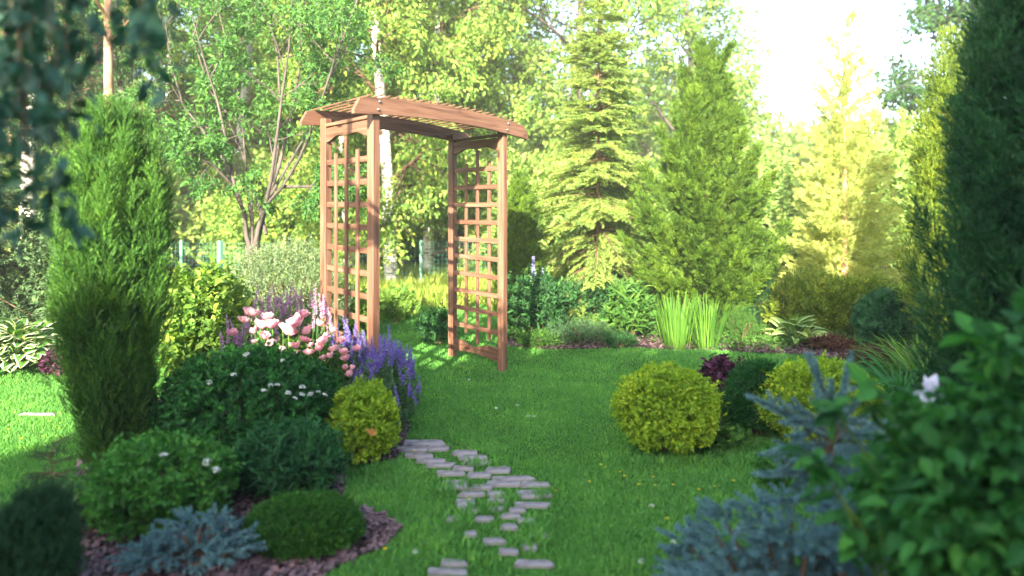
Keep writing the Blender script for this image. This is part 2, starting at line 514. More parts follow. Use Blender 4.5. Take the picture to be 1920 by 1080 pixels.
def branch_paths(P0, D, L, r0, lvl, cfg, tubes, tips):
    """recursive limbs; tips gets (pos, dir) samples along the last two levels"""
    seg = cfg['seg'][lvl]
    P = [np.array(P0, float)]; d = np.array(D, float); d /= np.linalg.norm(d)
    trop = cfg['trop'][lvl]; gn = cfg['gnarl'][lvl]
    for i in range(seg):
        d = d + rng.normal(size=3) * gn + np.array([0, 0, trop])
        d /= np.linalg.norm(d)
        P.append(P[-1] + d * L / seg)
    P = np.array(P)
    R = np.linspace(r0, r0 * cfg['taper'][lvl], len(P))
    if r0 > cfg.get('minr', .0015):
        sides = (8, 6, 5, 4)[min(lvl, 3)]
        V, Fc = tube(P, R, sides)
        tubes.append((V, Fc, 0))
    last = lvl == cfg['levels'] - 1
    if last or lvl == cfg['levels'] - 2:
        k = cfg['leafpts'] if last else max(1, cfg['leafpts'] // 3)
        ts = rng.uniform(.15 if last else .5, 1.0, k)
        idx = ts * seg
        i0 = np.minimum(idx.astype(int), seg - 1)
        fr = (idx - i0)[:, None]
        pts = P[i0] * (1 - fr) + P[i0 + 1] * fr
        dd = nrm(P[i0 + 1] - P[i0])
        tips.append((pts, dd))
    if last: return
    n = cfg['kids'][lvl]
    lo = cfg['lo'][lvl]
    for i in range(n):
        t = lo + (1 - lo) * (i + rng.random()) / n
        t = min(t, .99)
        idx = t * seg; i0 = int(idx); fr = idx - i0
        p = P[i0] * (1 - fr) + P[i0 + 1] * fr
        ax = nrm((P[i0 + 1] - P[i0])[None])[0]
        a = rng.random() * 2 * PI if lvl else i * 2.4 + rng.random() * .6
        s = np.cross(ax, [0.2, 0.1, 1.0] if abs(ax[2]) < .9 else [1, 0.2, 0]); s /= np.linalg.norm(s)
        s2 = np.cross(ax, s)
        side = s * math.cos(a) + s2 * math.sin(a)
        ang = cfg['ang'][lvl] * rng.uniform(.75, 1.25)
        dd = ax * math.cos(ang) + side * math.sin(ang)
        shape = cfg['shape'](t) if lvl == 0 else (1.1 - .6 * t)
        Lk = cfg['len'][lvl + 1] * shape * rng.uniform(.75, 1.2)
        branch_paths(p, dd, Lk, max(R[i0] * cfg['rr'], .001), lvl + 1, cfg, tubes, tips)


def tree_parts(cfg, H, r0, lean=(0, 0, 1)):
    tubes, tips = [], []
    branch_paths((0, 0, -.05), lean, H, r0, 0, cfg, tubes, tips)
    return tubes, np.concatenate([t[0] for t in tips]), np.concatenate([t[1] for t in tips])


def tree_leaves(pts, dd, leaf, tmpls, per=2, spread=.05, hang=.3):
    P = np.repeat(pts, per, 0); D = np.repeat(dd, per, 0)
    P = P + rng.normal(size=P.shape) * spread
    ld = nrm(D * .5 + rand_unit(len(P)) * .8 + np.array([0, 0, -hang]))
    R = frames(ld, rand_unit(len(P)) * .8 + np.array([0, 0, .7]))
    return split_tmpls(tmpls, P, R, leaf * rng.uniform(.6, 1.3, len(P)))


def tree(name, label, cat, loc, cfg, H, r0, leaf, tmpls, lmat, bmat, per=2, spread=.05, hang=.3, lean=(0, 0, 1), group=None, keep=None, rz=0, s=1):
    root = thing(name, label, cat, loc, group, rz, s)
    tubes, pts, dd = tree_parts(cfg, H, r0, lean)
    if keep is not None:
        q = keep(pts); pts, dd = pts[q], dd[q]
    # the trunk is its own part, the limbs another
    build('trunk', tubes[:1], [M[bmat]], root, smooth=True)
    build('limb', tubes[1:], [M[bmat if bmat != 'bark_birch' else 'bark_brown']], root, smooth=True)
    build('crown', tree_leaves(pts, dd, leaf, tmpls, per, spread, hang), [M[lmat]], root)
    return root


def plume_conifer(name, label, cat, loc, H, R0, nplume, per, spray, tmpls, mat, prof, elev=(35, 70), plen=.6, pw=.16, base=.03, trunk=.05, bark='bark_brown', group=None, rz=0, flat=.5, s=1, taper_u=.5, rough=(.72, 1.14), grow=.35, jit=.18, tpow=.75):
    """conifer of many rising plumes: thuja, juniper, cypress"""
    root = thing(name, label, cat, loc, group, rz, s)
    P, D, U, S = [], [], [], []
    for i in range(nplume):
        u = (i + rng.random()) / nplume
        z = H * (base + (1 - base) * (taper_u * (1 - math.sqrt(max(0, 1 - u))) + (1 - taper_u) * u))
        rad = R0 * prof(z / H) * rng.uniform(*rough)
        a = i * 2.39996 + rng.normal() * .25
        e = math.radians(elev[0] + (elev[1] - elev[0]) * u + rng.normal() * 6)
        out = np.array([math.cos(a), math.sin(a), 0])
        ax = out * math.cos(e) + np.array([0, 0, 1]) * math.sin(e)
        L = min(plen * (.55 + .6 * prof(z / H)), (H * 1.03 - z) / max(math.sin(e), .1) + .1)
        c0 = out * max(rad - L * math.cos(e), 0.0) + np.array([0, 0, max(z - L * .35 * math.sin(e), 0)])
        m = per
        t = rng.random(m) ** tpow
        sz = 1 if grow is None else min(1, grow + prof(z / H))
        w = pw * sz * (1 - .75 * t) + .01
        off = rand_unit(m) * (rng.random(m) ** .5 * w)[:, None]
        p = c0 + ax * (t * L)[:, None] + off
        d = nrm(ax[None] * .9 + nrm(off + 1e-6) * .55 + rng.normal(size=(m, 3)) * jit)
        P.append(p); D.append(d); U.append(np.repeat(out[None], m, 0)); S.append(spray * (.45 + .55 * sz) * rng.uniform(.7, 1.2, m) * (1 - .3 * t))
    P = np.concatenate(P); D = np.concatenate(D); U = np.concatenate(U); S = np.concatenate(S)
    P[:, 2] = np.maximum(P[:, 2], .02)
    R = frames(D, U * flat + rand_unit(len(P)) * .7)
    build('foliage', split_tmpls(tmpls, P, R, S), [M[mat]], root)
    tp = np.array([(0, 0, 0), (0.01, 0, H * .4), (0, .01, H * .75), (0, 0, H * .97)])
    V, Fc = tube(tp, [trunk, trunk * .8, trunk * .4, trunk * .08], 8)
    build('trunk', [(V, Fc, 0)], [M[bark]], root, smooth=True)
    return root


def spruce(name, label, cat, loc, H, R0, whorls, nb, twig, tmpls, mat, prof=None, droop=.25, bark='bark_brown', trunk=.06, zmin=.04, group=None, upt=.35, dens=1.0, s=1, rz=0, az=None, ragged=.75):
    root = thing(name, label, cat, loc, group, rz, s)
    prof = prof or (lambda u: (1 - u) ** .85)
    tubes, P, D = [], [], []
    for i in range(whorls):
        u = (i + .5 * rng.random()) / whorls
        z = H * (zmin + (.985 - zmin) * u)
        Lb = R0 * prof(u)
        for k in range(nb):
            a = k * 2 * PI / nb + i * 1.1 + rng.normal() * .2
            if az is not None and not az(a): continue
            L = Lb * rng.uniform(ragged, 1.15) + .04
            droop_ = droop * rng.uniform(.4, 1.7)
            out = np.array([math.cos(a), math.sin(a), 0])
            el = upt * (u - .3) * 1.5
            zz = z + rng.normal() * H / whorls * .8
            T_ = np.linspace(0, 1, 6)
            path = np.array([0, 0, zz]) + out[None] * (T_ * L)[:, None]
            path[:, 2] += L * (el * T_ - droop_ * T_ ** 2 + droop_ * .45 * T_ ** 4)
            V, Fc = tube(path, np.linspace(.004 + .011 * L, .0015, 6), 4)
            tubes.append((V, Fc, 0))
            side = np.cross(out, [0, 0, 1.0])
            nt = max(3, int(L / twig * 4.5 * dens))
            for j in range(nt):
                t = .12 + .88 * (j + rng.random()) / nt
                i0 = min(int(t * 5), 4); fr = t * 5 - i0
                p = path[i0] * (1 - fr) + path[i0 + 1] * fr
                ax = path[i0 + 1] - path[i0]; ax /= np.linalg.norm(ax)
                sgn = 1 if j % 2 else -1
                d = ax * .8 + side * sgn * rng.uniform(.45, .9) + np.array([0, 0, rng.uniform(-.35, .1)])
                P.append(p); D.append(d / np.linalg.norm(d))
                if t < .75:
                    P.append(p + d * twig * .55); D.append(nrm((ax + side * sgn * .25 + [0, 0, -.1])[None])[0])
            P.append(path[-1] - ax * twig * .4); D.append(ax)
    P = np.array(P); D = np.array(D)
    R = frames(D, np.array([0, 0, 1.0]) + rand_unit(len(P)) * .5)
    build('foliage', split_tmpls(tmpls, P, R, twig * rng.uniform(.7, 1.25, len(P))), [M[mat]], root)
    build('limb_frame', tubes, [M[bark]], root)
    V, Fc = tube([(0, 0, 0), (0, 0, H * .5), (0, 0, H * .98)], [trunk, trunk * .6, trunk * .06], 8)
    build('trunk', [(V, Fc, 0)], [M[bark]], root, smooth=True)
    return root


def blade_clump(n, r, h, tmpls, lean=.25, hv=.3, outw=1.0):
    a = rng.random(n) * 2 * PI; q = np.sqrt(rng.random(n)) * r
    P = np.stack([q * np.cos(a), q * np.sin(a), np.zeros(n)], -1)
    o = np.stack([np.cos(a), np.sin(a), np.zeros(n)], -1)
    D = nrm(np.array([0, 0, 1.0]) + o * (lean * (.4 + q / r)[:, None]) * outw + rng.normal(size=(n, 3)) * .07)
    R = frames(D, -o + rng.normal(size=(n, 3)) * .3)
    R[:, :, 2] *= 1
    s = h * rng.uniform(1 - hv, 1.05, n)
    return split_tmpls(tmpls, P, R, s)


# ------------------------------------------------------------------ setting
def sheet(name, pts, z, mat, kind='structure', label=None):
    V = np.array([(x, y, z) for x, y in pts])
    me = bpy.data.meshes.new(name); me.from_pydata([tuple(v) for v in V], [], [tuple(range(len(V)))])
    me.materials.append(mat); o = bpy.data.objects.new(name, me); COL.objects.link(o)
    tag(o, label, None, None, kind)
    return o


def lawn_material():
    m = bpy.data.materials.new('lawn_soil'); m.use_nodes = True
    N, L = m.node_tree.nodes, m.node_tree.links
    p = N['Principled BSDF']; p.inputs['Roughness'].default_value = .95; p.inputs['Specular IOR Level'].default_value = .1
    tc = N.new('ShaderNodeTexCoord')
    n1 = N.new('ShaderNodeTexNoise'); n1.inputs['Scale'].default_value = 1.1; n1.inputs['Detail'].default_value = 4
    n2 = N.new('ShaderNodeTexNoise'); n2.inputs['Scale'].default_value = 60; n2.inputs['Detail'].default_value = 5
    for n in (n1, n2): L.new(tc.outputs['Object'], n.inputs['Vector'])
    r1 = N.new('ShaderNodeValToRGB')
    r1.color_ramp.elements[0].position = .3; r1.color_ramp.elements[0].color = (.025, .085, .012, 1)
    r1.color_ramp.elements[1].position = .7; r1.color_ramp.elements[1].color = (.05, .14, .02, 1)
    L.new(n1.outputs['Fac'], r1.inputs['Fac'])
    mx = N.new('ShaderNodeMix'); mx.data_type = 'RGBA'; mx.blend_type = 'MULTIPLY'; mx.inputs['Factor'].default_value = .6
    r2 = N.new('ShaderNodeValToRGB'); r2.color_ramp.elements[0].position = .35; r2.color_ramp.elements[0].color = (.4, .45, .4, 1)
    r2.color_ramp.elements[1].position = .65; r2.color_ramp.elements[1].color = (1.3, 1.3, 1.1, 1)
    L.new(n2.outputs['Fac'], r2.inputs['Fac']); L.new(r1.outputs[0], mx.inputs['A']); L.new(r2.outputs[0], mx.inputs['B'])
    L.new(mx.outputs['Result'], p.inputs['Base Color'])
    b = N.new('ShaderNodeBump'); b.inputs['Strength'].default_value = .6; b.inputs['Distance'].default_value = .02
    L.new(n2.outputs['Fac'], b.inputs['Height']); L.new(b.outputs[0], p.inputs['Normal'])
    return m


sheet('lawn', [(-250, -250), (250, -250), (250, 250), (-250, 250)], 0, lawn_material())


def poly(pts):
    return [ground(x, y)[:2] for x, y in pts]


BEDS = {
    'left': poly([(60, 1130), (540, 1130), (640, 1062), (715, 1030), (755, 993), (715, 967), (640, 945), (650, 880), (745, 862), (770, 800), (690, 745), (560, 700), (430, 690), (330, 720), (240, 800), (150, 860), (135, 930), (60, 1000)]),
    'back': [at(930, 0, 6.75)[:2], (0.3, 6.55), (1.2, 6.6), (2.6, 6.35), (3.4, 6.0), (3.9, 5.0), (6, 4.6), (7, 9), (3, 9.3), (1.6, 8.2), (.2, 8.2)],
}


def inside(P, pg):
    x, y = P[:, 0], P[:, 1]
    c = np.zeros(len(P), bool)
    j = len(pg) - 1
    for i in range(len(pg)):
        xi, yi = pg[i]; xj, yj = pg[j]
        q = ((yi > y) != (yj > y)) & (x < (xj - xi) * (y - yi) / (yj - yi + 1e-12) + xi)
        c ^= q
        j = i
    return c


for k, nm in (('left', 'flower_bed_ground'), ('back', 'border_bed_ground')):
    sheet(nm, BEDS[k], .006, M['mulch'])

# bark chips
chipT = T([(-.5, -.25, 0), (.5, -.2, .05), (.45, .25, .1), (-.5, .3, 0), (-.5, -.25, -.12), (.5, -.2, -.12), (.45, .25, -.12), (-.5, .3, -.12)],
          [(0, 1, 2, 3), (0, 4, 5, 1), (1, 5, 6, 2), (2, 6, 7, 3), (3, 7, 4, 0)])
cp = []
P = np.stack([rng.uniform(-2.4, -.3, 26000), rng.uniform(2.2, 5.2, 26000), np.full(26000, .012)], -1)
P = P[inside(P, BEDS['left'])]
P2 = np.stack([rng.uniform(0, 5, 14000), rng.uniform(4.6, 7.2, 14000), np.full(14000, .012)], -1)
P2 = P2[inside(P2, BEDS['back'])]
P = np.concatenate([P, P2])
P[:, 2] += rng.random(len(P)) * .012
Rm = frames(nrm(rng.normal(size=(len(P), 3)) * [1, 1, .25]), np.array([0, 0, 1.0]) + rng.normal(size=(len(P), 3)) * .35)
tag(build('bark_mulch', [scatter(chipT, P, Rm, rng.uniform(.012, .04, len(P)))], [M['chip']]), 'dark purplish bark chips scattered over the planting beds', 'mulch', kind='stuff')

# path stones: (px, py, width px, height px)
STONES = [(795, 833, 74, 11), (772, 845, 66, 8), (822, 843, 46, 8), (786, 857, 58, 8), (806, 866, 54, 8), (826, 874, 52, 8),
          (872, 851, 50, 8), (884, 860, 52, 8), (892, 870, 50, 9), (934, 884, 50, 12), (845, 890, 52, 8), (898, 893, 42, 9),
          (962, 900, 74, 8), (944, 910, 66, 9), (1002, 911, 52, 9), (853, 912, 54, 17), (902, 916, 40, 9), (996, 930, 66, 15),
          (884, 929, 44, 8), (875, 946, 38, 15), (998, 950, 66, 9), (906, 976, 36, 8), (955, 991, 30, 8), (1010, 1006, 42, 9),
          (926, 1018, 40, 10), (850, 1058, 50, 7), (1004, 1061, 70, 10), (840, 1076, 80, 7), (70, 779, 70, 4)]
EXTRA = []
for k_ in range(150):
    py = 834 + 150 * rng.random() ** 1.2 + (90 * rng.random() if k_ % 6 == 0 else 0)
    t_ = min((py - 830) / 90, 1)
    lx = 768 + 75 * t_ + max(0, py - 920) * .1; rx_ = 835 + 175 * t_ - max(0, py - 950) * .12
    px = lx + (rx_ - lx) * rng.random()
    if all(abs(px - a) > (w_ + 26) * .53 or abs(py - b) > (h_ + 6) * .62 for a, b, w_, h_ in STONES[:28] + EXTRA): EXTRA.append((px, py, rng.uniform(22, 42), rng.uniform(5, 8)))
STONES = STONES[:28] + EXTRA + STONES[28:]
stone_boxes = []
for i, (px, py, w, h) in enumerate(STONES):
    x, y, _ = ground(px, py)
    wx = w * 1.1 / F * y
    y0 = ground(px, py + h / 2)[1]; y1 = ground(px, py - h / 2)[1]
    wy = max(y1 - y0, .045)
    k_ = [(-1, -.8), (-.75, -1), (.1, -.92), (.8, -1), (1, -.6), (.93, .75), (.6, 1), (-.3, .9), (-.9, 1)]
    n = len(k_)
    kk = np.array(k_) * rng.uniform(.74, 1.08, (n, 2))
    an_ = rng.normal() * .12
    X = x + (kk[:, 0] * math.cos(an_) - kk[:, 1] * math.sin(an_) * .3) * wx / 2; Y = y + (kk[:, 1] + kk[:, 0] * an_) * wy / 2
    top = np.stack([X, Y, np.full(n, .011) + rng.normal(size=n) * .001], -1)
    low = np.stack([x + (X - x) * 1.04, y + (Y - y) * 1.04, np.full(n, -.01)], -1)
    inn = np.stack([x + (X - x) * .9, y + (Y - y) * .9, np.full(n, .014)], -1)
    V = np.concatenate([low, top, inn])
    q = [(j, (j + 1) % n, n + (j + 1) % n, n + j) for j in range(n)] + [(n + j, n + (j + 1) % n, 2 * n + (j + 1) % n, 2 * n + j) for j in range(n)]
    me = bpy.data.meshes.new('stepping_stone')
    V = V - np.array([x, y, 0])
    me.from_pydata([tuple(v) for v in V], [], q + [tuple(range(2 * n, 3 * n))])
    me.materials.append(M['stone'])
    o = bpy.data.objects.new('stepping_stone', me); COL.objects.link(o); o.location = (x, y, 0)
    o.rotation_euler = (rng.normal() * .01, rng.normal() * .01, 0)
    if px > 200:
        side = 'left' if px < 880 else ('middle' if px < 950 else 'right')
        part = 'far end by the purple catmint' if py < 870 else ('widest stretch' if py < 935 else ('sunken overgrown near stretch' if py < 1020 else 'bottom of the photo'))
        tag(o, f'grey flat stone of the garden path, {side} side, {part}', 'paving stone', 'flat grey stones of the garden path')
    else:
        tag(o, 'sunlit flat stone in the lawn left of the tall juniper', 'paving stone', 'stones in the left lawn')
    stone_boxes.append((x, y, wx / 2, wy / 2))

PATH = poly([(745, 826), (840, 824), (900, 850), (1010, 888), (1060, 930), (1060, 1000), (1060, 1085), (790, 1085), (850, 1000), (800, 920)])
# grass
def lawn_grass():
    parts = []
    tm = [blade(.16, .35, 2), blade(.13, .7, 3), blade(.18, .1, 2)]
    def region(n, x0, x1, y0, y1, h, wide=True, frust=.80, avoid=True):
        P = np.stack([rng.uniform(x0, x1, n), rng.uniform(y0, y1, n), np.zeros(n)], -1)
        P = P[np.abs(P[:, 0]) < P[:, 1] * frust + .4]
        if avoid:
            for k in BEDS: P = P[~inside(P, BEDS[k])]
        for (sx, sy, a, b) in stone_boxes:
            q = (np.abs(P[:, 0] - sx) < a * .97) & (P[:, 1] - sy < b * .9) & (P[:, 1] - sy > -b * 1.15 - .012)
            P = P[~q]
        tall = 1 + .22 * np.sin(P[:, 0] * 2.1 + 1) * np.sin(P[:, 1] * 2.7) + .3 * np.sin(P[:, 0] * 7.3) * np.sin(P[:, 1] * 6.1)
        tall = np.where(inside(P, PATH) & (rng.random(len(P)) < .85), tall * .45, tall)
        D = nrm(np.array([0, 0, 1.0]) + rng.normal(size=P.shape) * [.45, .45, 0])
        R = frames(D, rand_unit(len(P)))
        return P, split_tmpls(tm, P, R, h * rng.uniform(.5, 1.2, len(P)) * tall)
    for (n, x0, x1, y0, y1, h) in ((260000, -2.8, 2.8, 2.3, 3.7, .027), (260000, -4, 4, 3.7, 5.3, .027), (220000, -5.6, 5.6, 5.3, 7.3, .028)):
        parts += region(n, x0, x1, y0, y1, h)[1]
    parts += region(120000, -6.5, 2.0, 7.0, 9.5, .06)[1]
    return parts
tag(build('grass', lawn_grass(), [M['lawn']]), 'short mown green grass of the garden lawn', 'grass', kind='stuff')

# taller grass fringes round path and shrubs
def tuft_field(name, label, spots, mat, h, tmpls, n_per):
    parts = []
    for (x, y, rr) in spots:
        a = rng.random(n_per) * 2 * PI; q = np.sqrt(rng.random(n_per)) * rr
        P = np.stack([x + q * np.cos(a), y + q * np.sin(a) * .7, np.zeros(n_per)], -1)
        D = nrm(np.array([0, 0, 1.0]) + rng.normal(size=P.shape) * [.35, .35, 0])
        parts += split_tmpls(tmpls, P, frames(D, rand_unit(n_per)), h * rng.uniform(.5, 1.2, n_per))
    tag(build(name, parts, [M[mat]]), label, 'grass', kind='stuff')
sp = []
for i in range(16):
    px = rng.uniform(810, 1030); py = rng.uniform(850, 1050)
    x, y, _ = ground(px + (py - 900) * .2, py); sp.append((x, y, .05 + rng.random() * .05))
for px in np.linspace(1180, 1430, 16): x, y, _ = ground(px, 868 + rng.random() * 8); sp.append((x, y, .08))
for px in np.linspace(630, 770, 9): x, y, _ = ground(px, 880 + rng.random() * 20); sp.append((x, y, .08))
tuft_field('tall_grass', 'longer grass tufts between the path stones and round the shrubs', sp, 'lawn', .065, [blade(.09, .6, 3), blade(.08, .25, 3)], 70)
sp = []
for i in range(300):
    x = rng.uniform(-4.5, 1.0); y = rng.uniform(8.6, 13.5); sp.append((x, y, .22))
tuft_field('meadow_grass', 'long sunlit yellow green meadow grass beyond the arbor', sp, 'meadow', .34, [blade(.05, .5, 3), blade(.04, .2, 3)], 150)

# ------------------------------------------------------------------ arbor
FL = np.array([-.935, 4.495, 0]); U = np.array([.853, 1.195, 0]); WU = np.linalg.norm(U)
V_ = np.array([-.475, .555, 0]); WV = np.linalg.norm(V_)
u = U / WU; v = V_ / WV
zax = np.array([0, 0, 1.0])
arbor = thing('garden_arbor', 'reddish cedar garden arbor with arched slatted roof and lattice sides standing on the lawn', 'arbor', tuple(FL))


def AP(a, b, z):
    """point in arbor coordinates: a along width in metres, b along depth, relative to the arbor's base"""
    return u * a + v * b + zax * z


def board(name, p0, p1, w, t, wdir, mat='cedar', parent=None, bevel=.003, label=None):
    """straight board from p0 to p1, w wide along wdir, t thick; long axis is local X"""
    p0 = np.array(p0, float); p1 = np.array(p1, float)
    X = p1 - p0; L = np.linalg.norm(X); X /= L
    Y = np.array(wdir, float); Y = Y - (Y @ X) * X; Y /= np.linalg.norm(Y)
    Z = np.cross(X, Y)
    import bmesh
    bm = bmesh.new()
    bmesh.ops.create_cube(bm, size=1)
    for vv in bm.verts: vv.co = Vector((vv.co.x * L, vv.co.y * w, vv.co.z * t))
    bmesh.ops.bevel(bm, geom=bm.edges[:], offset=bevel, segments=1, affect='EDGES')
    me = bpy.data.meshes.new(name); bm.to_mesh(me); bm.free()
    me.materials.append(M[mat])
    o = bpy.data.objects.new(name, me); COL.objects.link(o)
    c = (p0 + p1) / 2
    o.matrix_world = Matrix(((X[0], Y[0], Z[0], c[0]), (X[1], Y[1], Z[1], c[1]), (X[2], Y[2], Z[2], c[2]), (0, 0, 0, 1)))
    if parent is not None:
        o.parent = parent
    if label: o['label'] = label
    return o


def curved(name, org, xdir, tdir, L, topf, botf, t, parent, n=24, x0=0.0):
    """board of length L along xdir whose top and bottom edges follow functions of s in 0..1"""
    X = np.array(xdir, float); Tn = np.array(tdir, float)
    Z = np.array([0, 0, 1.0])
    s = np.linspace(0, 1, n)
    V = []
    for q in s:
        zt, zb = topf(q), botf(q)
        xt = topx(q, L) if False else q * L
        for sd in (-.5, .5):
            V.append((x0 + xt, sd * t, zb)); V.append((x0 + xt, sd * t, zt))
    Fc = []
    for i in range(n - 1):
        a = 4 * i; b = a + 4
        Fc += [(a, b, b + 1, a + 1), (a + 2, a + 3, b + 3, b + 2), (a + 1, b + 1, b + 3, a + 3), (a, a + 2, b + 2, b)]
    Fc += [(0, 1, 3, 2), (4 * (n - 1), 4 * (n - 1) + 2, 4 * (n - 1) + 3, 4 * (n - 1) + 1)]
    me = bpy.data.meshes.new(name); me.from_pydata(V, [], Fc); me.materials.append(M['cedar'])
    o = bpy.data.objects.new(name, me); COL.objects.link(o)
    Y = np.cross(Z, X)
    o.matrix_world = Matrix(((X[0], Y[0], 0, org[0]), (X[1], Y[1], 0, org[1]), (0, 0, 1, org[2]), (0, 0, 0, 1)))
    o.parent = parent
    return o, V


PS = .062
ztop = 2.03
for a in (0, WU):
    for b in (0, WV):
        # the pair of uprights that make one post
        board('post', AP(a, b, 0), AP(a, b, 2.075), PS, PS, u, parent=arbor, bevel=.004)
# beams
OH0, OH1 = .205, .315
LB_ = WU + OH0 + OH1
def arch(s):
    xx = s * LB_ - OH0
    return .055 * (1 - ((xx - WU / 2) / (WU / 2 + .3)) ** 2)
def btop(s):
    e = min(s * LB_, (1 - s) * LB_)
    return 2.112 + arch(s) - max(0, .055 - e) * 1.5
def bbot(s):
    return 2.003 + arch(s) * .95
for b, sd in ((-PS / 2 - .016, 1), (WV + PS / 2 + .016, -1)):
    o, _ = curved('roof_beam', AP(-OH0, b, 0), u, v, LB_, btop, bbot, .028, arbor, 40)
    for a in (0, WU):
        s = (a + OH0) / LB_
        for dz in (.03, .085):
            z = bbot(s) + dz
            bb = b - .018 * sd
            p0 = AP(a + (.012 if dz > .05 else .0), bb, z)
            V, Fc = tube([p0, p0 - v * .004 * sd, p0 - v * .009 * sd, p0 - v * .0095 * sd], [.0085, .0085, .005, .0005], 12)
            bo = build('bolt', [(V, Fc, 0)], [M['steel']], None, smooth=True)
            bo.parent = o; bo.matrix_parent_inverse = o.matrix_world.inverted(); bo.location = (0, 0, 0)
# roof slats across the beams
NS = 21
for i in range(NS):
    a = -.07 + (WU + .20) * i / (NS - 1)
    s = (a + OH0) / LB_
    z = btop(s) + .012
    slope = (btop(min(s + .01, 1)) - btop(max(s - .01, 0))) / (.02 * LB_)
    wdir = u + zax * (slope + .30)
    board('roof_slat', AP(a, -PS / 2 - .038, z), AP(a, WV + PS / 2 + .038, z), .046, .010, wdir, parent=arbor, bevel=.0015)
# side rails, lattice
def wave_top(s): return 0
for a, sgn in ((0, -1), (WU, 1)):
    inner = a
    # upper side header with a scalloped lower edge, and a plain plate over it
    L = WV - PS
    org = AP(a, PS / 2, 0)
    panel = bpy.data.objects.new('lattice_panel', None); COL.objects.link(panel); panel.parent = arbor
    curved('side_header', org, v, u, L, lambda s: 2.0, lambda s: 1.90 + .035 * math.sin(PI * s) ** 2 - .012 * math.cos(4 * PI * s) * (1 if 0.1 < s < .9 else .6), .03, arbor, 24)
    board('side_plate', AP(a, PS / 2, 2.022), AP(a, WV - PS / 2, 2.022), .034, .024, u, parent=arbor)
    curved('bottom_rail', org, v, u, L, lambda s: .165 + .03 * math.sin(2 * PI * s + .9) * math.sin(PI * s) + .012, lambda s: .072 + .022 * math.sin(PI * s), .03, arbor, 24)
    for z in (1.74, 1.582, 1.425, 1.268, 1.11, .953, .795, .638, .48, .322):
        board('lattice_rail', AP(a, PS / 2, z), AP(a, WV - PS / 2, z), .04, .016, zax, parent=panel, bevel=.002)
    for f, z0, z1 in ((.25, .235, 1.81), (.5, .172, 1.915), (.75, .25, 1.80)):
        b = PS / 2 + f * (WV - PS)
        aa = a + sgn * (.0165)
        board('lattice_strip', AP(aa, b, z0), AP(aa, b, z1), .034, .016, v, parent=panel, bevel=.002)

# ------------------------------------------------------------------ big plants
TH = [fan_spray(6, .5, .065, np.random.default_rng(1)), fan_spray(5, .6, .07, np.random.default_rng(2)), fan_spray(7, .4, .06, np.random.default_rng(3))]
WI = [wisp(8, np.random.default_rng(4), .35, .075), wisp(10, np.random.default_rng(5), .3, .07), wisp(7, np.random.default_rng(6), .5, .07)]
WF = [wisp(12, np.random.default_rng(61), .26, .045), wisp(11, np.random.default_rng(62), .3, .045)]
NT = [needle_twig(34, .2, .045, .9, .55, r=np.random.default_rng(7)), needle_twig(38, .18, .045, .9, .4, r=np.random.default_rng(8))]
NTF = [needle_twig(70, .17, .02, 1.1, 0, r=np.random.default_rng(9)), needle_twig(64, .19, .02, 1.0, 0, r=np.random.default_rng(10))]

# left tall juniper, close
x, y, _ = ground(222, 852)
def jprof(u): return float(np.interp(u, [0, .12, .27, .41, .56, .70, .85, .95, 1], [.65, .73, .9, 1, 1, .84, .55, .22, .06]))
plume_conifer('columnar_juniper', 'tall feathery column juniper on the left, dark below with sunlit golden green top', 'juniper', at(212, 850, 3.55)[:2] + (0,), 1.90, .258, 230, 125, .10, WF, 'juniper_green',
              jprof, elev=(74, 87), plen=.55, pw=.05, base=.0, trunk=.03, flat=.1, rough=(.6, 1.12), jit=.1)

# big thuja centre right
def cone(p=.8, b=.1): return lambda u: min(1, .72 + u / b * .28) * (1 - u) ** p if u < b else (1 - (u - b) / (1 - b)) ** p
plume_conifer('golden_thuja', 'broad pointed golden green thuja standing right of the arbor behind the iris leaves', 'thuja', at(1325, 0, 7.6)[:2] + (0,), 3.2, .82, 125, 125, .15, TH, 'thuja',
              cone(.78, .12), elev=(40, 78), plen=.9, pw=.085, trunk=.06, rough=(.55, 1.25), tpow=.5)
plume_conifer('young_cypress', 'pale yellow airy conifer glowing in the sun against the white sky', 'conifer', at(1583, 0, 8.6)[:2] + (0,), 3.95, .98, 140, 90, .115, TH, 'yellow_conifer',
              lambda u: (1 - u) ** 1.25 * 1.0 + .015, elev=(8, 45), rough=(.45, 1.25), taper_u=.9, plen=.7, pw=.12, trunk=.045, bark='bark_pine')
plume_conifer('tall_juniper', 'tall golden tipped juniper leaning between the pale conifer and the dark foreground column', 'juniper', at(1790, 0, 6.2)[:2] + (0,), 3.0, .50, 190, 110, .115, WI, 'juniper_gold',
              lambda u: (.85 + .3 * u) * (1 - u) ** .6, elev=(60, 80), plen=.7, pw=.10, trunk=.05)
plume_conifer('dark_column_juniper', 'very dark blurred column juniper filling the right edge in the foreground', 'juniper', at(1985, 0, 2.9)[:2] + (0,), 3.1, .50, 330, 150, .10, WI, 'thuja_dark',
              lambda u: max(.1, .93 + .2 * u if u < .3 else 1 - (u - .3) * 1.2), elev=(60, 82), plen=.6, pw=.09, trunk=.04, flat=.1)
plume_conifer('narrow_thuja', 'narrow brownish gold thuja just right of the arbor post', 'thuja', at(975, 0, 8.4)[:2] + (0,), 1.75, .27, 70, 60, .12, TH, 'thuja',
              cone(.6, .2), elev=(50, 80), plen=.5, pw=.09, trunk=.03)
# light spruce behind
spruce('light_spruce', 'tall light green spruce with open branches in the middle of the back border', 'spruce', at(1122, 0, 9.0)[:2] + (0,), 4.7, 1.35, 40, 8, .18, NT, 'spruce_light', droop=.38, trunk=.035, dens=1.4, prof=lambda u: (1 - u) ** 1.0, ragged=.35)
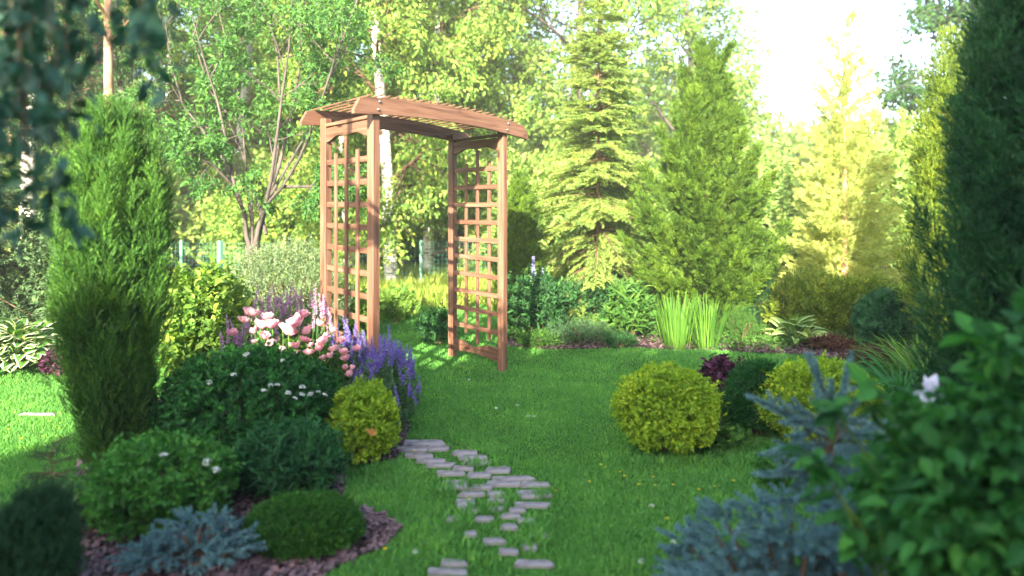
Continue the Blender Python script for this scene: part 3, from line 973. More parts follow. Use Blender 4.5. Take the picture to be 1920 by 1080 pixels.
# spruce at left edge, hanging boughs
spruce('weeping_spruce', 'dark drooping spruce boughs hanging above the variegated hosta at the left edge', 'spruce', at(-90, 0, 6.9)[:2] + (0,), 2.0, 1.05, 10, 9, .2, NT, 'spruce_dark', droop=.75, trunk=.05, zmin=.25, dens=1.2, prof=lambda u: 1 - .5 * u)

# spreading juniper
rt = thing('spreading_juniper', 'low spreading bright yellow green juniper behind the pale hosta', 'juniper', at(1555, 0, 7.3)[:2] + (0,))
build('foliage', bush_foliage((.78, .5, .66), 2600, .17, 1, .1, TH, up=.25, noise=.2, freq=2.2, seed=5, inner=.35, cz=.35, jit=.3), [M['juniper_gold']], rt)
build('limb_frame', stems((.6, .4, .5), 14, .008), [M['bark_brown']], rt)

# ------------------------------------------------------------------ foreground shrubs
NB = [needle_twig(22, .35, .09, .9, 0, r=np.random.default_rng(21)), needle_twig(20, .32, .09, .9, 0, r=np.random.default_rng(22))]
def gp(px, py): return ground(px, py)[:2] + (0,)

bush('round_spirea', 'big dome of dark green spirea with scattered white flower heads, left foreground', 'shrub', at(468, 0, 3.75)[:2] + (0,), (.50, .42, .61), 'spirea_green', 2800, .09, 9, .034, [LS, leaf_small(.45)], up=.3, noise=.06, seed=2, inner=.6, cz=.45)
dome = bpy.data.objects['round_spirea']
def flower_head(n=34, r=.02, t=None, mat='white_petal'):
    d = rand_unit(n); d[:, 2] = np.abs(d[:, 2])
    P = d * r * [1, 1, .5]
    R = frames(nrm(np.cross(d, rand_unit(n))), d)
    return scatter(leaf_small(.9), P, R, r * .5)
fh = build('flower_head', [flower_head()], [M['white_petal']], dome)
fh_mesh = fh.data
def place_on(root, mesh, name, px, py, d, s=1.0, tilt=None, first=None):
    o = first or bpy.data.objects.new(name, mesh)
    if first is None: COL.objects.link(o); o.parent = root
    p = at(px, py, d)
    o.location = tuple(np.array(p) - np.array(root.location)); o.scale = (s, s, s)
    o.rotation_euler = (rng.normal() * .4, rng.normal() * .4, rng.random() * 6)
    return o
WH = [(312, 733), (303, 742), (322, 741), (335, 770), (392, 717), (438, 703), (462, 665), (494, 733), (507, 723), (520, 722), (540, 737), (553, 747), (566, 740), (567, 726), (582, 740), (597, 735), (609, 741), (529, 676)]
for i, (px, py) in enumerate(WH):
    f = (px - 468) / 165
    d = 3.75 - .42 * math.sqrt(max(0, 1 - f * f)) * .93
    place_on(dome, fh_mesh, 'flower_head', px, py, d, rng.uniform(.55, .9), first=fh if i == 0 else None)

rt = bush('bright_spirea', 'loose bright green shrub with a few white flowers beside the blue dwarf spruce, left foreground', 'shrub', at(300, 0, 2.95)[:2] + (0,), (.31, .26, .37), 'spirea_bright', 1300, .1, 9, .03, [LS], up=.5, noise=.15, seed=3, inner=.45, cz=.5, nst=22)
for px, py in ((307, 854), (388, 866), (405, 881)):
    place_on(rt, fh_mesh, 'flower_head', px, py, 2.75, .8)
bush('long_leaved_shrub', 'dark upright shrub with long narrow leaves in front of the round spirea dome', 'shrub', at(535, 0, 3.25)[:2] + (0,), (.25, .18, .33), 'long_leaf', 800, .13, 8, .05, [leaf_small(.28), LN], up=.65, noise=.14, seed=4, inner=.3, cz=.5)
bush('cushion_spruce', 'low green cushion of dwarf conifer at the tip of the bark bed', 'dwarf conifer', at(570, 0, 2.80)[:2] + (0,), (.24, .19, .185), 'cushion', 4200, .045, 1, .03, NB, up=.25, noise=.06, seed=6, inner=.75, cz=.35, nst=5)
bush('mugo_pine', 'very dark blurred dwarf conifer in the bottom left corner', 'dwarf conifer', at(62, 0, 2.35)[:2] + (0,), (.12, .13, .42), 'mugo', 2200, .08, 1, .03, NTF, up=.5, noise=.22, seed=7, inner=.5, cz=.4, nst=5)

def knobby_spruce(name, label, loc, lobes, twig, n, mat='blue_spruce', tm=None, group=None, needle=None):
    """dwarf blue spruce: stubby upright and outward finger-thick shoots"""
    root = thing(name, label, 'blue spruce', loc, group)
    parts, tubes = [], []
    tm = tm or NTF
    for (cx, cy, cz, rr) in lobes:
        d = rand_unit(n); d = d[d[:, 2] > -.3]
        p = np.array([cx, cy, cz]) + d * rr * rng.uniform(.35, 1, len(d))[:, None] * [1, 1, .6]
        o_ = np.array([cx, cy, 0]); o_ = o_ / (np.linalg.norm(o_) + .05)
        sd = nrm(d * [1, 1, .3] + o_ * .9 + [0, 0, .18] + rng.normal(size=d.shape) * .15)
        parts += split_tmpls(tm, p, frames(sd, rand_unit(len(p))), twig * rng.uniform(.7, 1.2, len(p)))
        V, Fc = tube([(0, 0, 0), (cx * .6, cy * .6, cz * .5), (cx, cy, cz)], [.012, .009, .004], 5)
        tubes.append((V, Fc, 0))
    build('foliage', parts, [M[mat]], root)
    build('limb_frame', tubes, [M['bark_brown']], root)
    return root
FING = [needle_twig(130, .26, .042, 1.15, 0, r=np.random.default_rng(31)), needle_twig(130, .25, .042, 1.1, 0, r=np.random.default_rng(32))]
KN = [needle_twig(60, .2, .05, 1.1, 0, r=np.random.default_rng(41)), needle_twig(56, .22, .05, 1.0, 0, r=np.random.default_rng(42))]
L1 = [(rng.uniform(-.2, .2), rng.uniform(-.12, .12), rng.uniform(.03, .10), .07) for _ in range(26)] + [(.03, 0, .15, .05), (-.04, 0, .17, .04), (.11, 0, .16, .04), (.09, 0, .2, .03)]
knobby_spruce('blue_dwarf_spruce', 'small silvery blue dwarf spruce on the bark bed, bottom left', at(362, 0, 2.62)[:2] + (0,), L1, .06, 16, tm=FING)
L2 = []
for _ in range(80):
    a, b = rng.uniform(-.36, .30), rng.uniform(-.18, .16)
    top_ = .19 + .20 * min(1, max(0, (a + .36) / .34))
    L2.append((a, b, top_ * (.25 + .75 * (int(rng.random() * 4) / 3)), .06))
knobby_spruce('creeping_blue_spruce', 'low blurred silver blue spruce spreading along the bottom right', at(1475, 0, 2.22)[:2] + (0,), L2, .075, 17, tm=FING)

# upright small blue spruce with bare leader shoots
BS = thing('young_blue_spruce', 'young blue spruce with upright leader shoots before the large yellow green ball', 'blue spruce', at(1545, 0, 2.45)[:2] + (0,))
sh = [((1565, 800), (1530, 692), .9), ((1568, 800), (1590, 688), 1), ((1560, 800), (1558, 735), .8), ((1560, 815), (1430, 755), .9), ((1500, 790), (1440, 760), .7), ((1560, 800), (1500, 770), .8),
      ((1570, 810), (1640, 770), .9), ((1570, 820), (1655, 800), .9), ((1560, 830), (1480, 840), .9), ((1560, 840), (1470, 880), .8), ((1565, 850), (1640, 860), .8), ((1540, 720), (1530, 700), .5),
      ((1560, 860), (1500, 905), .8), ((1565, 870), (1620, 910), .8), ((1560, 850), (1570, 930), .8), ((1530, 800), (1500, 820), .8), ((1590, 800), (1610, 830), .8), ((1550, 790), (1535, 745), .8), ((1580, 790), (1612, 745), .8)] + [((1562, 780 + 12 * k), (1562 + (95 + 4 * k) * math.cos(k * 2.4), 800 + 12 * k - 20 * (k % 2)), .8) for k in range(14)]
ps, ds, ss, tb = [], [], [], []
b0 = np.array(BS.location)
for (a, b, k) in sh:
    A = np.array(at(a[0], a[1], 2.45 + rng.normal() * .03)) - b0; B = np.array(at(b[0], b[1], 2.45 + rng.uniform(-.12, .1))) - b0
    L = np.linalg.norm(B - A)
    m = max(3, int(L / .03))
    for j in range(m):
        t = j / m
        ps.append(A + (B - A) * t); ds.append((B - A) / L); ss.append(.09)
        if rng.random() < .55:
            w_ = rand_unit(1)[0]; ps.append(A + (B - A) * t); ds.append(nrm(((B - A) / L + w_ * .8)[None])[0]); ss.append(.07)
    V, Fc = tube([np.array([0, 0, A[2] * .8]), A, B], [.003, .003, .001], 5); tb.append((V, Fc, 0))
V, Fc = tube([(0, 0, 0), (0, 0, .5), tuple(np.array(at(1565, 800, 2.45)) - b0)], [.008, .006, .004], 6); tb.append((V, Fc, 0))
ps = np.array(ps); ds = np.array(ds)
build('foliage', split_tmpls(FING, ps, frames(ds, rand_unit(len(ps))), np.array(ss)), [M['blue_spruce']], BS)
build('limb_frame', tb, [M['bark_brown']], BS)

# yellow-green balls
YB = dict(up=.35, noise=.09, inner=.58, cz=.5, jit=.4)
bush('golden_spirea', 'round yellow green spirea ball standing alone on the lawn, front right', 'shrub', at(1250, 0, 3.85)[:2] + (0,), (.285, .27, .485), 'yellow_spirea', 2600, .06, 8, .026, [LS], seed=11, **YB)
bush('golden_spirea', 'large yellow green spirea ball behind the young blue spruce', 'shrub', at(1533, 0, 3.95)[:2] + (0,), (.345, .31, .50), 'yellow_spirea', 3000, .06, 8, .026, [LS], seed=12, **YB)
rt = bush('golden_spirea', 'yellow green spirea ball with an orange fallen leaf, below the purple catmint', 'shrub', at(682, 0, 3.7)[:2] + (0,), (.18, .19, .42), 'yellow_spirea', 1900, .06, 8, .025, [LS], seed=13, up=.4, noise=.1, inner=.55, cz=.5, jit=.4)
p = at(695, 817, 3.47)
o = build('fallen_leaf', [scatter(T([(0, 0, 0), (.55, .35, .1), (.35, .8, 0), (0, 1, .1), (-.3, .6, 0), (-.75, .85, .15), (-.5, .3, 0)], [(0, 1, 2), (0, 2, 3), (0, 3, 4), (0, 4, 5), (0, 5, 6)]), np.zeros((1, 3)), frames(np.array([[.3, -.2, .9]]), np.array([[0, -1.0, .2]])), .05)], [M['orange_leaf']], None, p)
tag(o, 'dry orange leaf caught on the yellow green ball below the catmint', 'leaf')
bush('boxwood_ball', 'dark green clipped ball between the two yellow green balls', 'shrub', at(1422, 0, 4.1)[:2] + (0,), (.19, .19, .47), 'spirea_green', 2600, .05, 1, .02, NB, up=.3, noise=.06, seed=14, inner=.6, cz=.5)
bush('low_green_shrub', 'small bright green shrub on the lawn edge left of the young blue spruce trunk', 'shrub', at(1470, 0, 3.35)[:2] + (0,), (.13, .12, .20), 'spirea_bright', 420, .06, 7, .024, [LS], up=.3, noise=.15, seed=15)
bush('purple_heuchera', 'dark purple leaved plant between the lone yellow green ball and the dark ball', 'heuchera', at(1350, 0, 4.6)[:2] + (0,), (.12, .12, .36), 'heuchera', 260, .08, 4, .06, LB, up=.5, noise=.2, seed=16, stem_mat='green_stem')

# near right big-leaved shrub: several masses
HZR = thing('hazel_shrub', 'large blurred broad leaved green shrub filling the bottom right corner', 'shrub', at(1760, 0, 1.85)[:2] + (0,))
parts = []
b0 = np.array(HZR.location)
for (px, py, d, r) in ((1925, 720, 1.8, .13), (1850, 800, 1.75, .13), (1740, 850, 1.8, .11), (1690, 915, 1.85, .10), (1900, 880, 1.7, .17), (1790, 960, 1.7, .16), (1900, 1030, 1.65, .2), (1730, 1050, 1.8, .11), (1660, 985, 1.9, .08), (1640, 905, 1.95, .05), (1790, 760, 1.8, .05), (1880, 660, 1.75, .05)):
    c = np.array(at(px, py, d)) - b0
    n = int(290 * (r / .15) ** 2)
    dd = rand_unit(n); pp = c + dd * (r * rng.random(n) ** .45 * dirnoise(dd, .25, 3, int(px)))[:, None]
    ld = nrm(dd * [1, 1, .3] + rng.normal(size=(n, 3)) * .5 + [0, 0, -.1])
    parts += split_tmpls(LB, pp, frames(ld, np.array([0, 0, 1.0]) + rng.normal(size=(n, 3)) * .45), .066 * rng.uniform(.6, 1.2, n))
for (px, py) in ((1530, 870), (1575, 780), (1620, 745), (1855, 640), (1905, 610), (1590, 1000), (1560, 905), (1660, 770)):
    c = np.array(at(px, py, 1.85)) - b0
    n = 12
    ld = nrm(rng.normal(size=(n, 3)) * [1, .6, .5]); pp = c + rng.normal(size=(n, 3)) * .025
    parts += split_tmpls(LB, pp, frames(ld, np.array([0, 0, 1.0]) + rng.normal(size=(n, 3)) * .4), .075 * rng.uniform(.7, 1.2, n))
build('foliage', parts, [M['hazel']], HZR)
st = []
for i in range(26):
    px, py = rng.uniform(1600, 1920), rng.uniform(640, 1000)
    if py < 1050 - (px - 1500) * 1.0: continue
    e = np.array(at(px, py, rng.uniform(1.65, 1.95))) - b0
    V, Fc = tube([(rng.normal() * .05, rng.normal() * .05, 0), e * [.5, .5, .5] + rng.normal(size=3) * .03, e], [.006, .004, .002], 5)
    st.append((V, Fc, 0))
for (px, py) in ((1530, 870), (1575, 780), (1620, 745), (1855, 640), (1905, 610), (1590, 1000), (1560, 905), (1660, 770)):
    e = np.array(at(px, py, 1.85)) - b0
    s0 = np.array(at(px + (60 if px < 1800 else 10), py + 90, 1.85)) - b0
    V, Fc = tube([(0, 0, 0), s0, e], [.006, .004, .002], 5); st.append((V, Fc, 0))
build('stem', st, [M['green_stem']], HZR)

# pale iris bloom
def petal_flower(n, r, cup, tm, mat, layers=1, name='blossom'):
    parts = []
    for l in range(layers):
        q = n - l
        a = np.arange(q) * 2 * PI / q + l * .5 + rng.normal(size=q) * .12
        e = cup + l * (1.35 - cup) / max(layers, 1) + rng.normal(size=q) * .1
        d = np.stack([np.cos(a) * np.cos(e), np.sin(a) * np.cos(e), np.sin(e)], -1)
        up = np.stack([-np.cos(a) * np.sin(e), -np.sin(a) * np.sin(e), np.cos(e)], -1)
        parts += split_tmpls(tm, d * r * .08, frames(d, up), r * (1 - .12 * l) * rng.uniform(.85, 1.1, q))
    return parts
petal = [leaf_big(.95, -.45, .22), leaf_big(.85, -.3, .25)]
round_petal = [leaf_big(1.15, -.75, .3), leaf_big(1.05, -.65, .32)]
petal_dn = [leaf_big(.8, .6, .2), leaf_big(.9, .5, .2)]
p = at(1745, 740, 2.3)
rt = thing('iris_flower', 'pale lilac white iris flower above the blurred broad leaves at right', 'flower', (p[0], p[1], 0))
build('blossom', petal_flower(3, .06, .9, petal, 'iris_petal') + petal_flower(3, .065, -.1, petal_dn, 'iris_petal'), [M['iris_petal']], rt, (0, 0, p[2]))
V, Fc = tube([(0, 0, 0), (.01, 0, p[2] * .5), (0, 0, p[2])], [.005, .004, .003], 6)
build('stem', [(V, Fc, 0)], [M['green_stem']], rt)
build('leaf', blade_clump(14, .04, p[2] * .9, [blade(.05, .1, 4)], .12), [M['daylily']], rt)

# little conifer seedling + grey plant + rock
spruce('pine_seedling', 'tiny pine seedling in the shade at the left of the bright green shrub', 'pine', at(97, 0, 3.1)[:2] + (0,), .30, .1, 6, 5, .05, NTF, 'spruce_dark', trunk=.004, upt=.6)
bush('grey_leaved_plant', 'small blue grey leafed plant with a pale rock beside the dark corner conifer', 'plant', at(110, 0, 2.9)[:2] + (0,), (.1, .09, .17), 'willow', 90, .06, 5, .05, LB, up=.3, noise=.2, seed=18, stem_mat='green_stem')
me = bpy.data.meshes.new('pale_rock')
import bmesh
bm = bmesh.new(); bmesh.ops.create_icosphere(bm, subdivisions=3, radius=.05)
for vv in bm.verts:
    k = 1 + .18 * math.sin(vv.co.x * 60 + 1) * math.sin(vv.co.y * 50) + .1 * math.sin(vv.co.z * 90)
    vv.co = Vector((vv.co.x * 1.2 * k, vv.co.y * k, vv.co.z * .7 * k))
bm.to_mesh(me); bm.free(); me.materials.append(M['white_rock'])
o = bpy.data.objects.new('garden_rock', me); COL.objects.link(o); o.location = at(103, 0, 2.75)[:2] + (.03,)
tag(o, 'small pale grey rock behind the dark corner conifer, bottom left', 'rock')

# ------------------------------------------------------------------ flowers round the arbor
peony = thing('peony_bush', 'peony bush covered in big pink blossoms behind the round spirea dome', 'peony', at(560, 0, 4.25)[:2] + (0,))
b0 = np.array(peony.location)
pp = []
parts = bush_foliage((.46, .26, .50), 520, .13, 6, .075, LLONG, up=.55, noise=.15, seed=21, inner=.3, cz=.5)
build('foliage', parts, [M['peony_leaf']], peony)
PE = [(468, 586, 34), (488, 610, 34), (511, 610, 32), (541, 622, 38), (560, 604, 42), (580, 620, 30), (569, 637, 24), (546, 648, 16), (529, 657, 17), (579, 661, 25), (612, 637, 34), (621, 669, 20), (643, 661, 22), (650, 673, 22), (659, 702, 22), (476, 641, 12), (584, 648, 14), (608, 679, 10), (510, 645, 24), (595, 606, 20), (646, 690, 15), (455, 600, 26), (500, 595, 26), (600, 655, 22), (627, 655, 22), (560, 665, 20), (495, 630, 24), (435, 625, 22), (668, 655, 18), (660, 690, 14), (500, 665, 14), (622, 620, 20), (640, 640, 20), (570, 590, 22), (530, 612, 24), (478, 622, 20), (607, 672, 18), (556, 650, 20)]
pm = []
for k in range(3):
    o = build('blossom', petal_flower(11, 1.0, .12 + .1 * k, round_petal, 'pink', layers=6), [M['pink']], peony)
    pm.append(o)
pst = []
for i, (px, py, w) in enumerate(PE):
    d = 4.15 + (700 - py) / 130 * .22 - .1
    p = np.array(at(px, py, d)) - b0
    rr = w * .92 / F * d / 2 / .92
    if i < 3: o = pm[i]
    else:
        o = pm[i % 3].copy(); COL.objects.link(o); o.parent = peony
    o.location = tuple(p - [0, 0, rr * .3]); o.scale = (rr, rr, rr * (1.05 if w < 24 else .85)); o.rotation_euler = (.3 + rng.normal() * .3, rng.normal() * .3, rng.random() * 6)
    V, Fc = tube([(p[0] * .6, p[1] * .6, 0), p * [.9, .9, .5], p - [0, 0, rr * .3]], [.004, .004, .003], 5); pst.append((V, Fc, 0))
build('stem', pst, [M['green_stem']], peony)

def spike_mesh(mat, h=.16, whorls=9, r=.016, seed=1):
    parts = []
    V, Fc = tube([(0, 0, -.12), (0, 0, 0), (.003, 0, h)], [.0022, .002, .001], 4)
    parts.append((V, Fc, 1))
    P, D = [], []
    for i in range(whorls):
        t = i / whorls
        for k in range(9):
            a = rng.random() * 6.3
            P.append((0, 0, h * t + rng.normal() * .003)); D.append((math.cos(a), math.sin(a), rng.uniform(-.2, .7)))
    P = np.array(P); D = nrm(np.array(D))
    tt = P[:, 2] / h
    V, Fc, k = scatter(leaf_small(.75, .2), P, frames(D, rand_unit(len(P))), r * (1.15 - .7 * tt) * rng.uniform(.7, 1.2, len(P)))
    parts.append((V, Fc, k))
    return parts

def catmint(name, label, loc, r, n, petal_mat, group=None, leafmat_='catmint_leaf', h=.2, seed=31, fr=.016, lean=.35, hr=(.45, 1.0)):
    root = thing(name, label, 'catmint', loc, group)
    build('foliage', bush_foliage((r[0] * .92, r[1] * .92, r[2] * .78), 420, .12, 8, .028, [leaf_small(.6)], up=.6, noise=.12, seed=seed, inner=.2, cz=.45), [M[leafmat_]], root)
    base = [build('flower_spike', spike_mesh(petal_mat, h * (.8 + .2 * k), 9 + k, fr), [M[petal_mat], M['green_stem']], root) for k in range(3)]
    for i in range(n):
        a = rng.random() * 2 * PI; q = math.sqrt(rng.random())
        z = r[2] * (hr[0] + (hr[1] - hr[0]) * math.sqrt(max(0, 1 - q * q))) * rng.uniform(.8, 1.02) - h * .5
        o = base[i] if i < 3 else base[i % 3].copy()
        if i >= 3: COL.objects.link(o); o.parent = root
        o.location = (r[0] * q * math.cos(a), r[1] * q * math.sin(a), z)
        o.rotation_euler = (-math.sin(a) * q * lean + rng.normal() * .12, math.cos(a) * q * lean + rng.normal() * .12, rng.random() * 6)
        s = rng.uniform(.75, 1.15); o.scale = (s, s, s)
    return root
catmint('catmint', 'bushy purple catmint in full flower at the foot of the front arbor post', at(722, 0, 4.15)[:2] + (0,), (.22, .24, .60), 98, 'lavender', h=.135, seed=33, fr=.016, hr=(.35, 1))
catmint('catmint', 'purple catmint spikes between the peony blossoms and the arbor lattice', at(652, 0, 4.5)[:2] + (0,), (.16, .14, .62), 46, 'lavender', h=.15, seed=34)
catmint('catmint', 'pinkish mauve flower spikes behind the peonies left of the arbor', at(545, 0, 4.95)[:2] + (0,), (.40, .16, .80), 60, 'mauve', h=.15, seed=35, hr=(.6, 1), lean=.15)
catmint('catmint', 'small mauve flower spikes between the yellow green hydrangea and the peonies', at(446, 0, 4.6)[:2] + (0,), (.13, .1, .66), 26, 'mauve', h=.12, seed=36, hr=(.6, 1), lean=.2)

bush('hydrangea_shrub', 'sunlit yellow green broad leaved shrub between the tall juniper and the peonies', 'hydrangea', at(385, 0, 5.0)[:2] + (0,), (.32, .28, .98), 'hydrangea', 520, .16, 6, .068, LB, up=.55, noise=.15, seed=41, inner=.3, cz=.55, stem_mat='green_stem', nst=24)

# hostas
def hosta_leaf(w=.55, droop=.35):
    rows = [(0, .05), (.2, .8), (.45, 1.0), (.7, .75), (.88, .4), (1, 0.02)]
    V, Fc, K = [], [], []
    for (t, q) in rows:
        z = -droop * t * t + .12 * math.sin(PI * t)
        for c, zz in ((-1, .05), (-.74, .10), (0, 0), (.74, .10), (1, .05)):
            V.append((c * w / 2 * q, t, z + zz * q))
    for i in range(len(rows) - 1):
        for j in range(4):
            a = i * 5 + j
            Fc.append((a, a + 1, a + 6, a + 5)); K.append(1 if j in (0, 3) else 0)
    return (np.array(V, dtype=np.float32), np.array(Fc), np.array(K))
def hosta(name, label, loc, r, n, leafL, mats, w=.55, tiers=(.25, 1.1), droop=.35):
    root = thing(name, label, 'hosta', loc)
    a = rng.random(n) * 2 * PI; q = rng.random(n) ** .6
    e = tiers[1] - (tiers[1] - tiers[0]) * q
    out = np.stack([np.cos(a), np.sin(a), np.zeros(n)], -1)
    P = out * (r[0] * q * .75)[:, None]; P[:, 2] = r[1] * (.25 + .75 * (1 - q ** 1.5)) * rng.uniform(.75, 1, n)
    D = out * np.cos(e)[:, None] + np.array([0, 0, 1.0]) * np.sin(e)[:, None] + rng.normal(size=(n, 3)) * .15
    up = -out * .3 + np.array([0, 0, 1.0]) + rng.normal(size=(n, 3)) * .3
    V, Fc, K = scatter(hosta_leaf(w, droop), P, frames(D, up), leafL * rng.uniform(.7, 1.15, n))
    build('leaf', [(V, Fc, K)], [M[mats[0]], M[mats[1]]], root, smooth=True)
    st = []
    for i in range(n):
        V, Fc = tube([P[i] * [.1, .1, 0], P[i] * [.5, .5, .7], P[i]], [.005, .004, .003], 4); st.append((V, Fc, 0))
    build('stem', st, [M['green_stem']], root)
    return root
hosta('variegated_hosta', 'white edged green hosta under the spruce boughs at the left edge of the lawn', at(35, 0, 5.75)[:2] + (0,), (.42, .38), 190, .15, ('hosta', 'hosta_margin'), .66)
hosta('pale_hosta', 'pale yellow green hosta with arching leaves at the edge of the back border', at(1487, 0, 6.75)[:2] + (0,), (.24, .20), 34, .24, ('hosta_light', 'hosta_cream'), .42, (.15, 1.2), .3)

# irises / daylilies
def blades(name, label, cat, loc, r, h, n, mat, tmpls, lean=.25, group=None):
    root = thing(name, label, cat, loc, group)
    build('leaf', blade_clump(n, r, h, tmpls, lean), [M[mat]], root)
    return root
IB = [blade(.028, .05, 4), blade(.024, .12, 4)]
blades('iris_clump', 'left of the two tall upright sword leaved iris clumps before the golden thuja', 'iris', at(1270, 0, 6.65)[:2] + (0,), .16, .60, 120, 'iris_leaf', IB, .16)
blades('iris_clump', 'right of the two tall upright sword leaved iris clumps before the golden thuja', 'iris', at(1325, 0, 6.6)[:2] + (0,), .11, .58, 95, 'iris_leaf', IB, .16)
DB = [blade(.045, .5, 6), blade(.04, .3, 6), blade(.05, .8, 6)]
blades('daylily_clump', 'arching dark green daylily leaves left of the dark right hand juniper', 'daylily', at(1690, 0, 4.9)[:2] + (0,), .13, .46, 110, 'daylily', DB, .7)
blades('daylily_clump', 'bright green arching leaves behind the daylily, below the golden tipped juniper', 'daylily', at(1735, 0, 5.4)[:2] + (0,), .22, .50, 150, 'iris_leaf', DB, .5)

# back border perennials
bush('dark_leaf_peony', 'dark leafy shrub just right of the arbor foot in the back border', 'shrub', at(1000, 0, 7.15)[:2] + (0,), (.33, .28, .68), 'perennial_dark', 620, .14, 7, .065, LLONG + [leaf_small(.35)], up=.45, noise=.18, seed=51, inner=.3)
bush('dark_low_plant', 'dark spiky low plant beside the back post of the arbor', 'plant', at(822, 0, 6.8)[:2] + (0,), (.17, .16, .33), 'perennial_dark', 260, .12, 5, .07, [LN, leaf_small(.2)], up=.6, noise=.2, seed=52)
bush('tall_perennial', 'tall upright plant with long pointed leaves in the middle of the back border', 'plant', at(1180, 0, 6.95)[:2] + (0,), (.22, .18, .60), 'perennial_mid', 170, .14, 6, .11, LLONG, up=.7, noise=.2, seed=53, inner=.2)
bush('fine_leaved_perennial', 'fine leaved grey green ground plant along the lawn edge, centre back', 'plant', at(1085, 0, 6.75)[:2] + (0,), (.34, .16, .26), 'catmint_leaf', 520, .1, 6, .03, [LN], up=.7, noise=.2, seed=54, inner=.2)
bush('fine_leaved_perennial', 'low green mound at the foot of the tall long leaved plant', 'plant', at(1165, 0, 6.62)[:2] + (0,), (.18, .12, .15), 'perennial_dark', 260, .08, 6, .03, [LN], up=.6, noise=.2, seed=55, inner=.2)
bush('small_pine', 'small bristly pine between the iris leaves and the pale hosta', 'pine', at(1388, 0, 6.85)[:2] + (0,), (.19, .15, .40), 'perennial_mid', 330, .1, 1, .05, NTF, up=.75, noise=.25, seed=56, inner=.2)
bush('dark_yew', 'dark green low conifer behind the pine, left of the spreading juniper', 'yew', at(1435, 0, 7.5)[:2] + (0,), (.22, .2, .62), 'mugo', 800, .1, 1, .05, NTF, up=.4, noise=.15, seed=57, inner=.4)
bush('dark_yew', 'dark green bush at the right foot of the spreading juniper', 'yew', at(1655, 0, 6.6)[:2] + (0,), (.26, .24, .58), 'thuja_dark', 900, .12, 1, .05, TH, up=.4, noise=.15, seed=58, inner=.4)
bush('reddish_perennial', 'low reddish brown leaved plant right of the pale hosta', 'plant', at(1560, 0, 6.5)[:2] + (0,), (.22, .12, .15), 'reddish', 300, .07, 5, .03, [LS], up=.5, noise=.25, seed=59, inner=.2)
bush('reddish_perennial', 'low brownish plant at the lawn edge before the daylily', 'plant', at(1635, 0, 5.9)[:2] + (0,), (.25, .14, .16), 'reddish', 300, .07, 5, .03, [LS], up=.5, noise=.25, seed=60, inner=.2)
bush('reddish_perennial', 'dark leaved sprigs behind the lone yellow green ball', 'plant', at(1385, 0, 5.3)[:2] + (0,), (.25, .1, .17), 'heuchera', 190, .09, 5, .028, [LS], up=.7, noise=.3, seed=61, inner=.2)
bush('perennial_mound', 'green leafy mound between arbor and dark shrub at the lawn edge', 'plant', at(1005, 0, 6.65)[:2] + (0,), (.22, .1, .17), 'perennial_mid', 260, .08, 5, .035, [LN], up=.7, noise=.25, seed=62, inner=.2)
bush('dark_underplanting', 'dark shady shrubs under the light spruce', 'shrub', at(1100, 0, 8.3)[:2] + (0,), (.62, .3, .5), 'perennial_dark', 700, .14, 6, .06, [LS, LN], up=.5, noise=.2, seed=63, inner=.2)
bush('willow_shrub', 'silvery green fine leaved willow shrub left of the arbor', 'willow', at(540, 0, 6.6)[:2] + (0,), (.60, .45, 1.12), 'willow', 2300, .17, 9, .036, [LN], up=.45, noise=.13, seed=64, inner=.35, nst=30)
bush('willow_shrub', 'low bright green bush seen through the arbor lattice', 'shrub', at(655, 0, 7.2)[:2] + (0,), (.35, .3, .55), 'hydrangea', 600, .12, 6, .05, [LS], up=.4, noise=.15, seed=65)
bush('fern_clump', 'bright yellow green fern at the edge of the meadow beyond the arbor', 'fern', at(742, 0, 8.0)[:2] + (0,), (.25, .2, .48), 'hydrangea', 230, .2, 1, .05, TH, up=.5, noise=.3, seed=66, inner=.1)
bush('heuchera_clump', 'dark purple leaved plant right of the variegated hosta', 'heuchera', at(112, 0, 5.6)[:2] + (0,), (.12, .1, .2), 'heuchera', 160, .06, 5, .05, LB, up=.5, noise=.2, seed=67, stem_mat='green_stem')
bush('dark_left_shrub', 'dark green shrub in the shade behind the tall juniper at left', 'shrub', at(150, 0, 7.0)[:2] + (0,), (.75, .45, 1.5), 'spruce_dark', 1800, .2, 7, .06, [LS], up=.4, noise=.15, seed=68, inner=.35)
bush('dark_left_shrub', 'brownish shaded shrub under the spruce boughs at the left edge', 'shrub', at(15, 0, 7.4)[:2] + (0,), (.45, .35, .85), 'perennial_dark', 700, .15, 7, .05, [LS], up=.3, noise=.15, seed=69, inner=.35)

# blue spires
rt = thing('blue_flower_spires', 'tall pale lavender blue flower spires between arbor and light spruce', 'delphinium', at(1008, 0, 7.9)[:2] + (0,))
rt.name = 'delphinium'
b0 = np.array(rt.location)
for i, (px, py, h) in enumerate(((1000, 478, .34), (1018, 490, .28), (986, 500, .2), (1008, 500, .2))):
    p = np.array(at(px, py + 55, 7.9)) - b0
    V = spike_mesh('lupine', h, 16, .04)
    o = build('flower_spike', V, [M['lupine'], M['green_stem']], rt, tuple(p))
V, Fc = tube([(0, 0, 0), (0, 0, .6)], [.006, .005], 5); build('stem', [(V, Fc, 0)] + [(lambda q: (tube([(q, 0, 0), (q, 0, .7)], [.005, .004], 5) + (0,)))(q) for q in (-.05, .05, -.12)], [M['green_stem']], rt)
build('foliage', bush_foliage((.22, .15, .55), 200, .12, 5, .07, LLONG, up=.5, noise=.2, seed=70), [M['perennial_mid']], rt)

